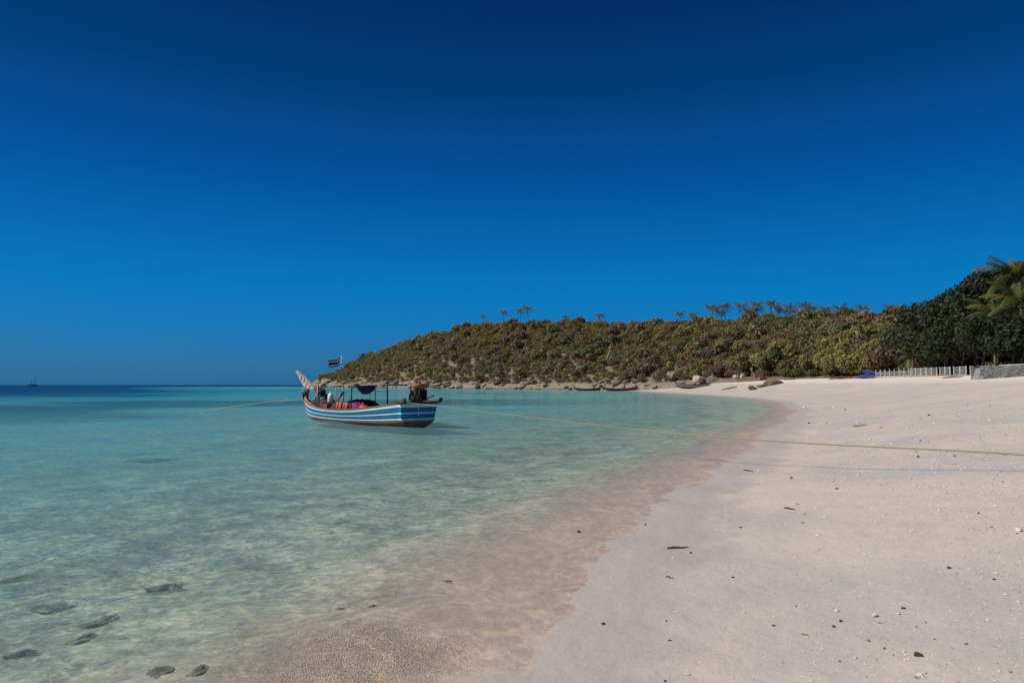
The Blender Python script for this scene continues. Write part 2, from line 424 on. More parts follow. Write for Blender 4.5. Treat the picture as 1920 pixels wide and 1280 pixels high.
    ff = math_n(n, l, 'MULTIPLY', fz.outputs[0], math_n(n, l, 'MULTIPLY_ADD', fo.outputs['Result'], 0.34, 0.06))
    mo = n.new('ShaderNodeMixShader'); l.new(ff, mo.inputs[0]); l.new(mx.outputs[0], mo.inputs[1]); l.new(gl.outputs[0], mo.inputs[2])
    ed = n.new('ShaderNodeMapRange'); ed.interpolation_type = 'SMOOTHSTEP'; l.new(d, ed.inputs['Value'])
    ed.inputs['From Min'].default_value, ed.inputs['From Max'].default_value = 0.012, 0.004
    fo2 = math_n(n, l, 'MULTIPLY', ed.outputs['Result'], ramp(n, l, noise_n(n, l, 3.0, 5, P, 0.65).outputs['Fac'], [(0.48, (0, 0, 0)), (0.62, (0.32, 0.32, 0.32))]).outputs['Color'])
    fm_ = node(n, 'ShaderNodeBsdfDiffuse'); fm_.inputs['Color'].default_value = (0.78, 0.74, 0.68, 1)
    me_ = n.new('ShaderNodeMixShader'); l.new(fo2, me_.inputs[0]); l.new(mo.outputs[0], me_.inputs[1]); l.new(fm_.outputs[0], me_.inputs[2])
    l.new(me_.outputs[0], out.inputs['Surface'])
    return m
X, Y, Fq = polar(420, 60, 0.8, 7000, 380)
gz = ground_z(X, Y)
r = np.hypot(X, Y)
s = sdist(X, Y)
# low swell running to the beach, crest lines along the shore
wz = 0.028 * np.sin((-s) * 1.05 + 1.4 * fbm(X * .12, Y * .12, 3) * 4) * np.clip(-s / 2.5, 0, 1) * np.clip(1.4 - r / 60, 0, 1)
wz += 0.012 * fbm(X * 0.8, Y * 1.6, 3) * np.clip(-s / 2, 0, 1) * np.clip(1.4 - r / 60, 0, 1)
depth = np.maximum(wz - gz / APP, 0) * (gz < wz)
reef = np.clip((fbm(X * 0.03 + 3, Y * 0.045, 4) - 0.06) * 7, 0, 1) * np.clip((r - 22) / 30, 0, 1) * np.clip((360 - r) / 100, 0, 1) * np.clip(1.2 - (X + 10) / 25, 0.25, 1)
reef = np.maximum(reef, 0.9 * np.exp(-((Y - 36 - 3 * np.sin(X * .15)) / 3.0) ** 2) * np.clip((-12 - X) / 8, 0, 1) * np.clip(.6 + 2 * fbm(X * .15, Y * .3, 3), 0, 1))
keep = (depth[Fq].max(1) > 0) | (r[Fq].min(1) < 0)
me = mesh_np('sea', np.stack([X, Y, wz], 1), Fq[keep], True)
vfloat(me, 'depth', depth); vfloat(me, 'reef', reef)
link('sea', me, water_material(), kind='structure')

# ---- headland
FU = [520, 585, 620, 700, 800, 900, 1000, 1100, 1200, 1300, 1400, 1500, 1600, 1700, 1800, 1920, 2300, 2900]
FY = [500, 462, 430, 372, 304, 265, 240, 212, 188, 168, 154, 140, 122, 112, 106, 102, 96, 92]
FD = [14, 22, 40, 70, 92, 102, 112, 122, 130, 136, 142, 148, 152, 150, 145, 140, 140, 140]
RU = [520, 590, 620, 640, 680, 720, 780, 830, 900, 960, 1000, 1100, 1200, 1270, 1350, 1450, 1550, 1650, 1700, 1920, 2900]
RV = [719, 708, 700, 690, 668, 651, 634, 619, 607, 603, 601, 603, 605, 602, 601, 599, 598, 596, 596, 600, 600]
def head_z(u, d):
    u, d = np.asarray(u, float), np.asarray(d, float)
    y0, D = np.interp(u, FU, FY), np.interp(u, FU, FD)
    Yr = y0 + D
    th = np.interp(u, [520, 600, 680, 760], [0.0, 1.2, 2.8, 3.3])
    zr = 1.7 + (721 - np.interp(u, RU, RV)) / F * Yr - th
    beachy = np.clip((u - 1270) / 120, 0, 1)
    zb = np.interp(d, [-30, -5, 0, 4, 10], [-6, -1.4, 0.25, 1.7, 3.0]) * (1 - beachy) + np.interp(d, [-30, -4, 0, 4, 10], [0.5, 2.0, 2.75, 3.1, 3.7]) * beachy
    zb = np.minimum(zb, np.maximum(zr, 0.8) if True else zb)
    z10 = np.where(beachy > 0, 3.0 + .7 * beachy, 3.0)
    t = np.clip((d - 10) / np.maximum(D - 10, 1), 0, None)
    up = z10 + (np.maximum(zr, 1) - z10) * (1 - (1 - np.minimum(t, 1)) ** 1.25)
    up = up - np.maximum(t - 1, 0) * 9
    z = np.where(d < 10, zb, np.where(zr > z10, up, np.maximum(zr, 1.0)))
    z = z - np.clip((604 - u) / 10, 0, 3) ** 1.5 * 0.9
    x, y = (u - 960) / F * (y0 + d), y0 + d
    return z + np.clip((d - 6) / 30, 0, 1) * 2.2 * fbm(x * 0.035, y * 0.035, 3) + np.clip(d / 4 + 1, 0, 1) * np.where(u < 1350, 1, .15) * 0.8 * fbm(x * 0.16, y * 0.16, 3)
def head_xy(u, d):
    y = np.interp(u, FU, FY) + d
    return (np.asarray(u, float) - 960) / F * y, y
us = np.concatenate([np.linspace(576, 1000, 150), np.linspace(1004, 1960, 200), np.linspace(1980, 2900, 24)])
ds = np.concatenate([np.linspace(-30, 12, 26), np.linspace(15, 300, 60)])
uu, dd = np.meshgrid(us, ds)
hz_ = head_z(uu, dd); hx, hy = head_xy(uu, dd)
m_ = len(us); i, k = np.meshgrid(np.arange(len(ds) - 1), np.arange(m_ - 1), indexing='ij')
Fq = np.stack([i * m_ + k, i * m_ + k + 1, (i + 1) * m_ + k + 1, (i + 1) * m_ + k], -1).reshape(-1, 4)
me = mesh_np('headland', np.stack([hx.ravel(), hy.ravel(), hz_.ravel()], 1), Fq, True)
vfloat(me, 'rocky', (np.clip(1.5 - np.abs(dd - 1) / 7, 0, 1) * np.clip((1400 - uu) / 70, 0, 1)).ravel())
def headland_material():
    m, n, l, b = mat('headland_ground')
    g = n.new('ShaderNodeNewGeometry'); P = g.outputs['Position']
    r_ = node(n, 'ShaderNodeAttribute', attribute_name='rocky').outputs['Fac']
    a = noise_n(n, l, 0.35, 6, P, 0.65); c = noise_n(n, l, 1.1, 6, P, 0.7, 0.6)
    soil = ramp(n, l, a.outputs['Fac'], [(0.3, (0.14, 0.11, 0.055)), (0.7, (0.24, 0.18, 0.11))]).outputs['Color']
    rock = ramp(n, l, c.outputs['Fac'], [(0.32, (0.10, 0.075, 0.055)), (0.48, (0.23, 0.185, 0.135)), (0.68, (0.42, 0.36, 0.28))]).outputs['Color']
    sep = n.new('ShaderNodeSeparateXYZ'); l.new(P, sep.inputs[0])
    tide = n.new('ShaderNodeMapRange'); l.new(math_n(n, l, 'ADD', sep.outputs['Z'], math_n(n, l, 'MULTIPLY', a.outputs['Fac'], 0.6)), tide.inputs['Value'])
    tide.inputs['From Min'].default_value, tide.inputs['From Max'].default_value = 0.9, 0.5
    rock = mixc(n, l, tide.outputs['Result'], rock, (0.085, 0.07, 0.05))
    l.new(mixc(n, l, r_, soil, rock), b.inputs['Base Color'])
    b.inputs['Roughness'].default_value = 0.9
    bp = node(n, 'ShaderNodeBump', Strength=0.8, Distance=0.5); l.new(c.outputs['Fac'], bp.inputs['Height']); l.new(bp.outputs['Normal'], b.inputs['Normal'])
    return m
link('headland', me, headland_material(), kind='structure')

# ================================================================== VEGETATION
def leaf_material(name, trans=0.35, spec=0.25):
    m, n, l, b = mat(name)
    a = node(n, 'ShaderNodeAttribute', attribute_name='tint'); oi = n.new('ShaderNodeObjectInfo')
    col = mixc(n, l, 1.0, a.outputs['Color'], oi.outputs['Color'], 'MULTIPLY')
    l.new(col, b.inputs['Base Color']); b.inputs['Roughness'].default_value = 0.55; b.inputs['Specular IOR Level'].default_value = spec
    t = n.new('ShaderNodeBsdfTranslucent'); l.new(col, t.inputs['Color'])
    mx = n.new('ShaderNodeMixShader'); mx.inputs[0].default_value = trans
    l.new(b.outputs[0], mx.inputs[1]); l.new(t.outputs[0], mx.inputs[2])
    l.new(mx.outputs[0], [x for x in n if x.type == 'OUTPUT_MATERIAL'][0].inputs['Surface'])
    return m
M_leaf = leaf_material('foliage')
M_bark = simple('bark', (0.13, 0.10, 0.075), 0.9, 0.4, 3.0, 0.5)
M_palebark = simple('bleached_wood', (0.42, 0.37, 0.31), 0.85, 0.25, 2.0, 0.4)
M_rock = None

def unit(v): return v / np.maximum(np.linalg.norm(v, axis=-1, keepdims=True), 1e-9)
def crown_arrays(rg, n, r, rz, lobes, leaf, low=-0.35, shape=1.7, tri=False):
    """leaf-sized faces spread over uneven lobes; returns verts, quads, per-vertex brightness"""
    d = unit(rg.normal(size=(lobes, 3))); d[:, 2] = np.abs(d[:, 2]) * 1.0 + low * rg.rand(lobes)
    c = d * (0.35 + 0.42 * rg.rand(lobes, 1)) * np.array([r, r, rz])
    lr = r * (0.30 + 0.28 * rg.rand(lobes)); lb = 0.84 + 0.32 * rg.rand(lobes)
    k = rg.choice(lobes, n, p=lr ** 2 / (lr ** 2).sum())
    dd = unit(rg.normal(size=(n, 3)) + unit(c[k] + [0, 0, 0.1]) * 0.55)
    p = c[k] + dd * lr[k, None] * (0.72 + 0.34 * rg.rand(n, 1)) * np.array([1, 1, min(1, rz / r * 1.1)])
    nn = unit(dd + 0.55 * rg.normal(size=(n, 3)) + [0, 0, 0.35])
    t = unit(np.cross(nn, rg.normal(size=(n, 3)))); b = np.cross(nn, t)
    sz = leaf * (0.55 + 0.8 * rg.rand(n, 1))
    q = np.stack([p - t * sz * shape * .5, p - b * sz * .42, p + t * sz * shape * .5, p + b * sz * .42], 1).reshape(-1, 3)
    br = (lb[k] * (0.72 + 0.56 * rg.rand(n)))[:, None]
    col = br * (1 + 0.10 * rg.normal(size=(n, 3)) * [1, .5, .6])
    if tri: return q.reshape(-1, 4, 3)[:, [0, 2, 3]].reshape(-1, 3), None, np.repeat(np.clip(col, 0.25, 2), 3, 0)
    return q, np.arange(4 * n).reshape(-1, 4), np.repeat(np.clip(col, 0.25, 2), 4, 0)
def crown_mesh(name, seed, *a, **k):
    q, f, c = crown_arrays(np.random.RandomState(seed), *a, **k)
    me = mesh_np(name, q, f); vcol(me, 'tint', c); me.materials.append(M_leaf); return me
def trunk_mesh(name, seed, h, r, spread, nb=5, lean=0.1, sides=6, mtl=None):
    rg = random.Random(seed); B = MB()
    lx, ly = rg.uniform(-lean, lean) * h, rg.uniform(-lean, lean) * h
    P = [(lx * t * t + .06 * h * math.sin(3 * t + seed) * t, ly * t * t, h * t) for t in (-0.12, 0, .25, .5, .75, 1)]
    B.tube(P, [r * q for q in (1.5, 1.25, .9, .75, .6, .4)], sides)
    for k in range(nb):
        a = 2 * math.pi * k / nb + rg.uniform(-.5, .5); t = rg.uniform(.4, .95); base = Vector((lx * t * t, ly * t * t, h * t))
        e = base + Vector((math.cos(a) * spread * rg.uniform(.5, .9), math.sin(a) * spread * rg.uniform(.5, .9), min(h * rg.uniform(.2, .4), h * 1.05 - h * t)))
        md = (base + e) / 2 + Vector((0, 0, -.08 * h * rg.random()))
        B.tube([base, md, e], [r * .5, r * .34, r * .12], 5)
    me = B.mesh(name, True); me.materials.append(mtl or M_bark); return me

# ---- the scrub wood of the headland: a mass that nobody could count, with the trees that stand out as things
OLIVE, GREEN, YELLOW, BROWN, GREY, RUST = ((0.185, 0.160, 0.058), (0.110, 0.122, 0.046), (0.205, 0.185, 0.060), (0.190, 0.138, 0.082), (0.190, 0.158, 0.118), (0.195, 0.125, 0.068))
rg = np.random.RandomState(5)
protos = [crown_arrays(np.random.RandomState(100 + k), 440, 1.0, 0.72, 22, 0.25, shape=1.2, tri=True) for k in range(8)]
pts = []
def scatter(n, u0, u1, d0, d1):
    u = rg.uniform(u0, u1, n * 3)
    D = np.interp(u, FU, FD)
    d = d0 + (np.minimum(d1, D * 1.12) - d0) * rg.rand(n * 3)
    keep = (np.abs(u - u0) > -1)
    return u[keep][:n], d[keep][:n]
cell = {}
def try_add(u, d, minsep):
    x, y = head_xy(u, d); kx, ky = int(x // 3), int(y // 3)
    for a in (-1, 0, 1):
        for b in (-1, 0, 1):
            for (qx, qy) in cell.get((kx + a, ky + b), ()):
                if (qx - x) ** 2 + (qy - y) ** 2 < minsep ** 2: return False
    cell.setdefault((kx, ky), []).append((x, y)); pts.append((u, d)); return True
uu_, dd_ = scatter(14000, 600, 1990, 5.0, 175)
for u, d in zip(uu_, dd_):
    if d < np.interp(u, [600, 780, 900, 1200, 1350, 1420], [8.5, 8.5, 6.0, 5.5, 7.5, 5]): continue
    try_add(u, d, 2.15)
pts = np.array(pts)
pu, pd = pts[:, 0], pts[:, 1]
px_, py_ = head_xy(pu, pd); pz = head_z(pu, pd)
rel = np.clip(pd / np.interp(pu, FU, FD), 0, 1)
nz = fbm(px_ * 0.03, py_ * 0.03, 3) * 3; nz2 = .22 + .56 * rg.rand(len(pu))
def scrub_color(k):
    rr_ = nz2[k] + 0.55 * nz[k]
    lowb = np.interp(rel[k], [0, .12, .4, .8], [1.0, .8, .28, .08]) * (1.0 if pu[k] < 1420 else .55)
    if rg.rand() < lowb * .75: base = (BROWN, GREY, BROWN, RUST, OLIVE)[rg.randint(5)]
    elif rr_ < .22: base = GREEN
    elif rr_ < .62: base = OLIVE
    elif rr_ < .86: base = YELLOW
    else: base = (BROWN, OLIVE, RUST)[rg.randint(3)]
    return (0.75 * np.array(base) + 0.25 * np.array((0.175, 0.140, 0.066))) * (0.95 + 0.38 * rg.rand()) * 1.02
size = np.interp(rel, [0, .1, .5, 1], [1.3, 1.7, 2.3, 2.3]) * (0.68 + 0.8 * rg.rand(len(pu)) ** 3)
size *= np.interp(pu, [600, 700, 1300, 1500, 1700], [.75, 1, 1, 1.2, 1.35])
cols = np.array([scrub_color(k) for k in range(len(pu))])
show = size / (py_) * (1 + 0.0 * rel)
order = np.argsort(-show * (0.8 + 0.4 * rg.rand(len(pu))))
indiv = np.zeros(len(pu), bool); cand = [k for k in order if 600 < pu[k] < 1900 and pd[k] < np.interp(pu[k], FU, FD)]
def zone(u, r):
    a = ('above the boat prow and flag', 'above the boat canopy', 'above the boat engine', 'below the leftmost ridge palms', 'left of the tall bleached dead tree', 'right of the tall bleached dead tree', 'above the black-roofed far boat', 'above the beached grey boat', 'below the two short ridge palms', 'below the left half of the palm row', 'below the right half of the palm row', 'next to the dark trees')[int(np.searchsorted([650, 745, 830, 950, 1080, 1140, 1220, 1300, 1345, 1450, 1600], u))]
    return ('at the slope foot, ' if r < .16 else 'low on the slope, ' if r < .38 else 'halfway up, ' if r < .68 else 'near the ridge, ') + a
kindname = {0: ('olive_tree', 'olive-green scrub tree', 'tree', 'olive trees on the headland slope'),
            1: ('brown_shrub', 'dry brown shrub', 'shrub', 'dry shrubs on the foot of the headland'),
            2: ('green_tree', 'darker green bushy tree', 'tree', 'dark green trees on the headland'),
            3: ('yellow_green_tree', 'yellow-green bushy tree', 'tree', 'yellow-green trees on the headland')}
def kind_of(c): return 1 if c[0] > c[1] * 1.25 else (2 if c[1] > c[0] else (3 if c[0] > .165 else 0))
seen_l = {}
for k in cand:
    lb = kindname[kind_of(cols[k])][1] + ' ' + zone(pu[k], rel[k])
    if seen_l.get(lb, 0) < 3 and sum(seen_l.values()) < 240: seen_l[lb] = seen_l.get(lb, 0) + 1; indiv[k] = True
V_, C_ = [], []
for k in np.where(~indiv)[0]:
    q, f, c = protos[rg.randint(8)]
    a = rg.rand() * 6.283; ca, sa = math.cos(a), math.sin(a); s_ = size[k]
    hgt = s_ * (0.75 + 0.6 * rg.rand())
    p = q.copy(); x, y = p[:, 0] * ca - p[:, 1] * sa, p[:, 0] * sa + p[:, 1] * ca
    V_.append(np.stack([px_[k] + x * s_, py_[k] + y * s_, pz[k] + 0.55 * s_ + p[:, 2] * hgt], 1)); C_.append(c * cols[k])
V_ = np.concatenate(V_); C_ = np.concatenate(C_)
me = mesh_np('scrub_wood', V_, np.arange(len(V_)).reshape(-1, 3)); vcol(me, 'tint', C_)

link('scrub_wood', me, M_leaf, kind='stuff', label='mass of dry olive and brown scrub covering the headland', cat='scrub')
hill_crowns = [crown_mesh('crown', 200 + k, 560, 1.0, 0.75, 18, 0.18, shape=1.5) for k in range(6)]
hill_trunks = [trunk_mesh('trunk', 30 + k, 0.8, 0.05, 0.5) for k in range(3)]
for k in np.where(indiv)[0]:
    c = cols[k]
    kk = kind_of(c)
    nm, lb, ct, gp = kindname[kk]
    s_ = size[k] * 1.05
    lb = lb + ' ' + zone(pu[k], rel[k])
    t = thing(nm, lb, ct, (px_[k], py_[k], pz[k]), (0, 0, rg.rand() * 6.28), (s_, s_, s_ * (0.9 + .3 * rg.rand())), gp)
    link('trunk', hill_trunks[rg.randint(3)], None, t)
    link('crown', hill_crowns[rg.randint(6)], None, t, (0, 0, 0.72), color=c)

# ---- taller bushy trees where the wood meets the beach
front = [(1300, 9, 2.2, OLIVE), (1345, 8, 2.0, BROWN), (1392, 10, 2.8, OLIVE), (1432, 9, 3.0, YELLOW), (1452, 11, 3.2, GREEN), (1475, 7, 2.2, BROWN), (1500, 9, 2.6, BROWN), (1528, 8, 2.8, OLIVE), (1556, 7, 3.0, YELLOW),
         (1578, 6, 3.0, OLIVE), (1590, 12, 3.6, YELLOW), (1604, 5, 2.6, YELLOW), (1618, 9, 3.6, BROWN), (1634, 6, 3.1, YELLOW), (1650, 11, 4.0, OLIVE), (1664, 6, 3.2, BROWN), (1680, 8, 3.4, OLIVE), (1612, 20, 4.2, YELLOW), (1570, 18, 3.8, OLIVE), (1650, 24, 4.6, YELLOW), (1690, 20, 4.6, GREEN), (1540, 20, 3.4, GREEN), (1500, 22, 3.2, OLIVE), (1460, 24, 3.2, YELLOW)]
big_crowns = [crown_mesh('crown', 300 + k, 1500, 1.0, 0.95, 16, 0.135) for k in range(5)]
mid_trunks = [trunk_mesh('trunk', 50 + k, 1.2, 0.06, 0.6, 6, 0.2) for k in range(3)]
front_words = ['above the stern of the beached wooden boat', 'behind the large rounded grey boulder', 'behind the small white rocks at the beach edge', 'over the bleached snag', 'directly behind the big domed rock', 'between the domed rock and the low grey rock', 'behind the low grey rock at the beach edge',
    'at the middle of the beach edge', 'left of the pile of dry fronds', 'just behind the pile of dry fronds', 'high behind the pile of dry fronds', 'low above the blue bundles', 'behind the blue bundles', 'between the blue bundles and the fence', 'above the left end of the white fence', 'low behind the left end of the white fence', 'next to the dark trees, behind the fence',
    'in the second row above the blue bundles', 'in the second row above the dry fronds', 'largest in the second row, above the left fence end', 'in the second row beside the dark trees', 'in the second row above the middle of the beach edge', 'in the second row above the low grey rock', 'in the second row above the domed rock']
cn = {OLIVE: 'olive', YELLOW: 'yellow-green', BROWN: 'brownish half-bare', GREEN: 'dark green'}
for j, (u, d, s_, c) in enumerate(front):
    x, y = head_xy(u, d); z = float(head_z(u, d))
    t = thing('bushy_tree', '%s bushy tree %s' % (cn[c], front_words[j]), 'tree', (x, y, z), (0, 0, j * 1.7), (s_, s_, s_ * 1.0), 'bushy trees along the back of the beach')
    link('trunk', mid_trunks[j % 3], None, t)
    link('crown', big_crowns[j % 5], None, t, (0, 0, 0.95), color=tuple(np.array(c) * (1.25 if c in (YELLOW, OLIVE) else 1.0)))

# ---- dark broad-leaved trees behind the fence, right
DARK1, DARK2, DARK3 = (0.030, 0.042, 0.017), (0.045, 0.056, 0.021), (0.062, 0.070, 0.026)
dark_crowns = [crown_mesh('crown', 400 + k, 4200, 1.0, 0.9, 22, 0.085, low=-0.55) for k in range(4)]
dark_trunks = [trunk_mesh('trunk', 70 + k, 1.25, 0.055, 0.7, 7, 0.25) for k in range(3)]
def ground_at(x, y): return float(max(ground_z(np.array([x]), np.array([y]))[0], -99))
# (u, crown-centre v, distance, radius, colour)
darks = [(1706, 640, 106, 4.2, DARK3), (1722, 622, 112, 4.6, DARK2), (1738, 655, 100, 3.8, DARK2), (1752, 612, 104, 4.6, DARK1), (1770, 650, 97, 4.0, DARK3), (1786, 600, 100, 4.6, DARK2), (1800, 640, 94, 4.2, DARK1),
         (1826, 575, 97, 4.3, DARK1), (1858, 552, 95, 4.4, DARK1), (1838, 620, 92, 4.4, DARK2), (1868, 628, 83, 3.6, DARK1), (1902, 548, 97, 5.0, DARK1), (1912, 640, 80, 3.9, DARK1), (1950, 548, 96, 5.6, DARK1), (1962, 632, 79, 4.2, DARK2),
         (1825, 655, 100, 4.0, DARK1), (1870, 655, 99, 4.2, DARK1), (1920, 655, 98, 4.2, DARK1), (1780, 668, 104, 3.4, DARK1), (2040, 590, 88, 5.5, DARK1), (1718, 672, 108, 3.0, DARK2), (1745, 676, 104, 2.8, DARK2)]
pos_words = ['leftmost of the dark trees, next to the yellow-green bushes', 'behind the left end of the white fence', 'low over the middle of the white fence', 'with a high crown behind the fence', 'overhanging the right half of the fence', 'rising behind the fence posts', 'shading the last fence panels',
             'with its top on the skyline beside the high dark trees', 'tallest of the dark trees against the sky', 'standing behind the end of the stone wall', 'behind the stone wall, next to the palms', 'behind the two palms', 'at the right edge above the stone wall', 'beyond the right edge of the picture', 'far to the right above the wall',
             'in the deep shade behind the wall corner', 'in the deep shade behind the wall', 'in the deep shade at the right edge', 'low in the shade behind the fence', 'farthest to the right', 'low at the left end of the fence', 'low behind the fence middle']
for j, (u, v, Yd, r_, c) in enumerate(darks):
    p = at(u, v, Yd); g0 = 3.0
    t = thing('dark_tree', 'dark broad-leaved tree ' + pos_words[j], 'tree', (p[0], p[1], g0), (0, 0, 0), (1, 1, 1), 'dark trees behind the fence')
    hh = max(p[2] - g0, 1.0)
    link('trunk', dark_trunks[j % 3], None, t, (0, 0, 0), (0, 0, j * 2.1), (hh * .6, hh * .6, hh * .72))
    link('crown', dark_crowns[j % 4], None, t, (0, 0, hh), (0, 0, j * 1.3), (r_, r_, r_ * .92), color=c)

# ---- coconut palms
M_palmbark = simple('palm_bark', (0.19, 0.155, 0.12), 0.9, 0.3, 8.0, 0.6)
def frond_arrays(rg, L, droop, up, pairs, wid, col):
    """one palm leaf along +x: arching rib with two rows of hanging leaflets"""
    V, Cc = [], []
    ts = np.linspace(0, 1, 11); th = np.arctan(up) - droop * 1.15 * ts ** 1.15
    st = np.diff(ts) * L; thm = (th[1:] + th[:-1]) / 2
    P = np.concatenate([[[0, 0, 0]], np.cumsum(np.stack([np.cos(thm) * st, 0 * st, np.sin(thm) * st], 1), 0)])
    f = lambda t: np.array([np.interp(t, ts, P[:, k]) for k in range(3)])
    for a, b in zip(P[:-1], P[1:]):
        w = 0.02 * L * .5
        V += [a + [0, w, 0], a - [0, w, 0], b - [0, w * .8, 0], b + [0, w * .8, 0]]; Cc += [np.array(col) * 1.5] * 4
    for k in range(pairs):
        t = 0.10 + 0.9 * (k + .5) / pairs; p = f(t); q = f(min(1, t + .02)) - p; q = q / (np.linalg.norm(q) + 1e-9)
        ll = L * 0.30 * math.sin(math.pi * (0.16 + 0.80 * t)) ** .8
        for sgn in (-1, 1):
            d = np.array([q[0] * .75, sgn * .8, q[2] * .75 - .38 - .3 * rg.rand()]); d = d / np.linalg.norm(d) * ll * (0.85 + .3 * rg.rand())
            wv = q * wid * L; br = np.array(col) * (0.7 + .6 * rg.rand())
            V += [p - wv * .5, p + wv * .5, p + d + wv * .12, p + d - wv * .12]; Cc += [br] * 4
    return np.array(V), np.array(Cc)
PALM, PALMY, DEAD = (0.085, 0.092, 0.030), (0.16, 0.145, 0.045), (0.20, 0.125, 0.065)
def far_crown(seed):
    rg_ = np.random.RandomState(seed); V, Cc = [], []
    for k in range(17):
        a = k * 2.399 + rg_.rand() * .4; e = k / 17.0
        v, c = frond_arrays(rg_, 1.0 * (0.8 + .3 * rg_.rand()), 0.7 + .7 * e, 1.3 - 1.5 * e, 10, 0.06, PALM if rg_.rand() < .8 else DEAD)
        ca, sa = math.cos(a), math.sin(a)
        V.append(np.stack([v[:, 0] * ca - v[:, 1] * sa, v[:, 0] * sa + v[:, 1] * ca, v[:, 2]], 1)); Cc.append(c)
    V = np.concatenate(V); me = mesh_np('crown', V, np.arange(len(V)).reshape(-1, 4)); vcol(me, 'tint', np.concatenate(Cc)); me.materials.append(M_leaf); return me
far_crowns = [far_crown(500 + k) for k in range(5)]
def palm_trunk(seed, h, r, lx, ly, rings=10, flare=1.0):
    B = MB(); P, R = [], []
    for k in range(rings * 2 + 1):
        t = k / (rings * 2); P.append((lx * t ** 1.6, ly * t ** 1.6, -0.3 + (h + .3) * t)); R.append(r * (1.0 - .42 * t + .5 * flare * math.exp(-t * 14)) * (1.0 if k % 2 else 1.07))
    B.tube(P, R, 7); me = B.mesh('trunk', True); me.materials.append(M_palmbark); return me
far_trunks = [palm_trunk(k, 1.0, 0.022, .05 * (k - 1), .04, 6) for k in range(3)]
# (u, crown v, crown radius px)
ridge_palms = [(906, 596, 7), (944, 589, 9), (974, 586, 10), (991, 582, 11), (1060, 598, 8), (1124, 595, 11), (1276, 592, 11), (1299, 594, 11), (1330, 580, 12), (1345, 583, 13), (1359, 578, 15), (1352, 590, 12), (1392, 577, 14), (1403, 586, 12), (1417, 575, 14), (1421, 584, 12),
               (1446, 573, 14), (1455, 580, 13), (1463, 585, 11), (1481, 580, 14), (1477, 588, 11), (1512, 577, 15), (1522, 582, 14), (1547, 583, 13), (1553, 588, 11), (1576, 582, 15), (1617, 581, 14), (1671, 580, 12), (1498, 588, 12), (1533, 590, 11), (1600, 588, 11)]
lone = {0: 'small lone coconut palm leftmost on the headland ridge', 1: 'coconut palm second from the left on the headland ridge', 2: 'left of the close pair of tall palms on the headland ridge', 3: 'tallest palm of the left group on the headland ridge',
        4: 'low palm half hidden in the ridge scrub, right of the left palm group', 5: 'lone coconut palm on the skyline over the bleached dead tree', 6: 'left of two short palms on the ridge gap', 7: 'right of two short palms on the ridge gap', 26: 'lone palm on the skyline near the right end of the ridge', 27: 'rightmost small palm above the yellow-green trees'}
for j, (u, v, rp) in enumerate(ridge_palms):
    Yd = float(np.interp(u, FU, FY) + np.interp(u, FU, FD) * (0.94 - .1 * ((j * 7) % 5) / 5))
    p = at(u, v - 3, Yd); d = Yd - np.interp(u, FU, FY); g0 = float(head_z(u, d)); hh = p[2] - g0; rr_ = rp / F * Yd * 1.3
    t = thing('coconut_palm', lone.get(j, 'coconut palm in the ridge row, number %s from its left end' % ('one two three four five six seven eight nine ten eleven twelve thirteen fourteen fifteen sixteen seventeen eighteen nineteen twenty twenty-one twenty-two twenty-three twenty-four'.split()[sum(1 for q in ridge_palms[8:] if q[0] < u)] if j >= 8 else 'one')), 'palm', (p[0], p[1], g0), group='coconut palms on the headland ridge')
    k = j % 3
    link('trunk', far_trunks[k], None, t, scale=(hh, hh, hh))
    link('crown', far_crowns[j % 5], None, t, (.05 * (k - 1) * hh, .04 * hh, hh), (0, 0, j * 1.1), (rr_,) * 3, color=(1.35, 1.4, 1.1))
# near palms at the right edge, every leaf its own part
frond_kinds = []
for j, (dr, up, c) in enumerate([(0.8, 2.2, PALM), (1.1, 1.3, PALMY), (1.3, .8, PALM), (1.5, .4, PALM), (1.5, .05, PALMY), (1.0, -1.2, DEAD)]):
    v, c_ = frond_arrays(np.random.RandomState(600 + j), 1.0, dr, up, 34, 0.022, c)
    me = mesh_np('frond', v, np.arange(len(v)).reshape(-1, 4)); vcol(me, 'tint', c_); me.materials.append(M_leaf); frond_kinds.append(me)
def near_palm(u, v, Yd, Lf, label, lx, n=22, seed=1, dead=3):
    p = at(u, v, Yd); g0 = 2.9; hh = p[2] - g0
    t = thing('coconut_palm', label, 'palm', (p[0] - lx, p[1], g0))
    link('trunk', palm_trunk(seed, hh, 0.17, lx, 0, 16), None, t)
    rg_ = random.Random(seed)
    nuts = MB()
    for k in range(6):
        a = k * 1.05; nuts = MB().blob((lx + .28 * math.cos(a), .28 * math.sin(a), hh - .22), (.13, .13, .16), k)
        nuts.obj('coconut', M_nut, t, True)
    for k in range(n):
        e = k / (n - 1); kind_ = min(4, int(e * 5)) if k < n - dead else 5
        link('frond', frond_kinds[kind_], None, t, (lx, 0, hh), (0, rg_.uniform(-.1, .1), k * 2.399 + rg_.uniform(-.2, .2)), (Lf * rg_.uniform(.85, 1.1),) * 3, color=(1.15, 1.25, 1.1))
M_nut = simple('coconut_husk', (0.16, 0.15, 0.05), 0.6, 0.3)
near_palm(1908, 526, 92, 5.6, 'tall coconut palm at the right edge, its crown above the dark trees', 1.2, 24, 3, 2)
near_palm(1914, 572, 84, 5.4, 'lower coconut palm at the right edge with drooping pale fronds', -0.6, 24, 4, 5)
near_palm(1866, 590, 87, 4.0, 'small palm with low fronds left of the two tall palms', 0.3, 18, 5, 2)
near_palm(1712, 668, 101, 3.0, 'young palm arching over the left part of the white fence', 0.2, 14, 6, 1)

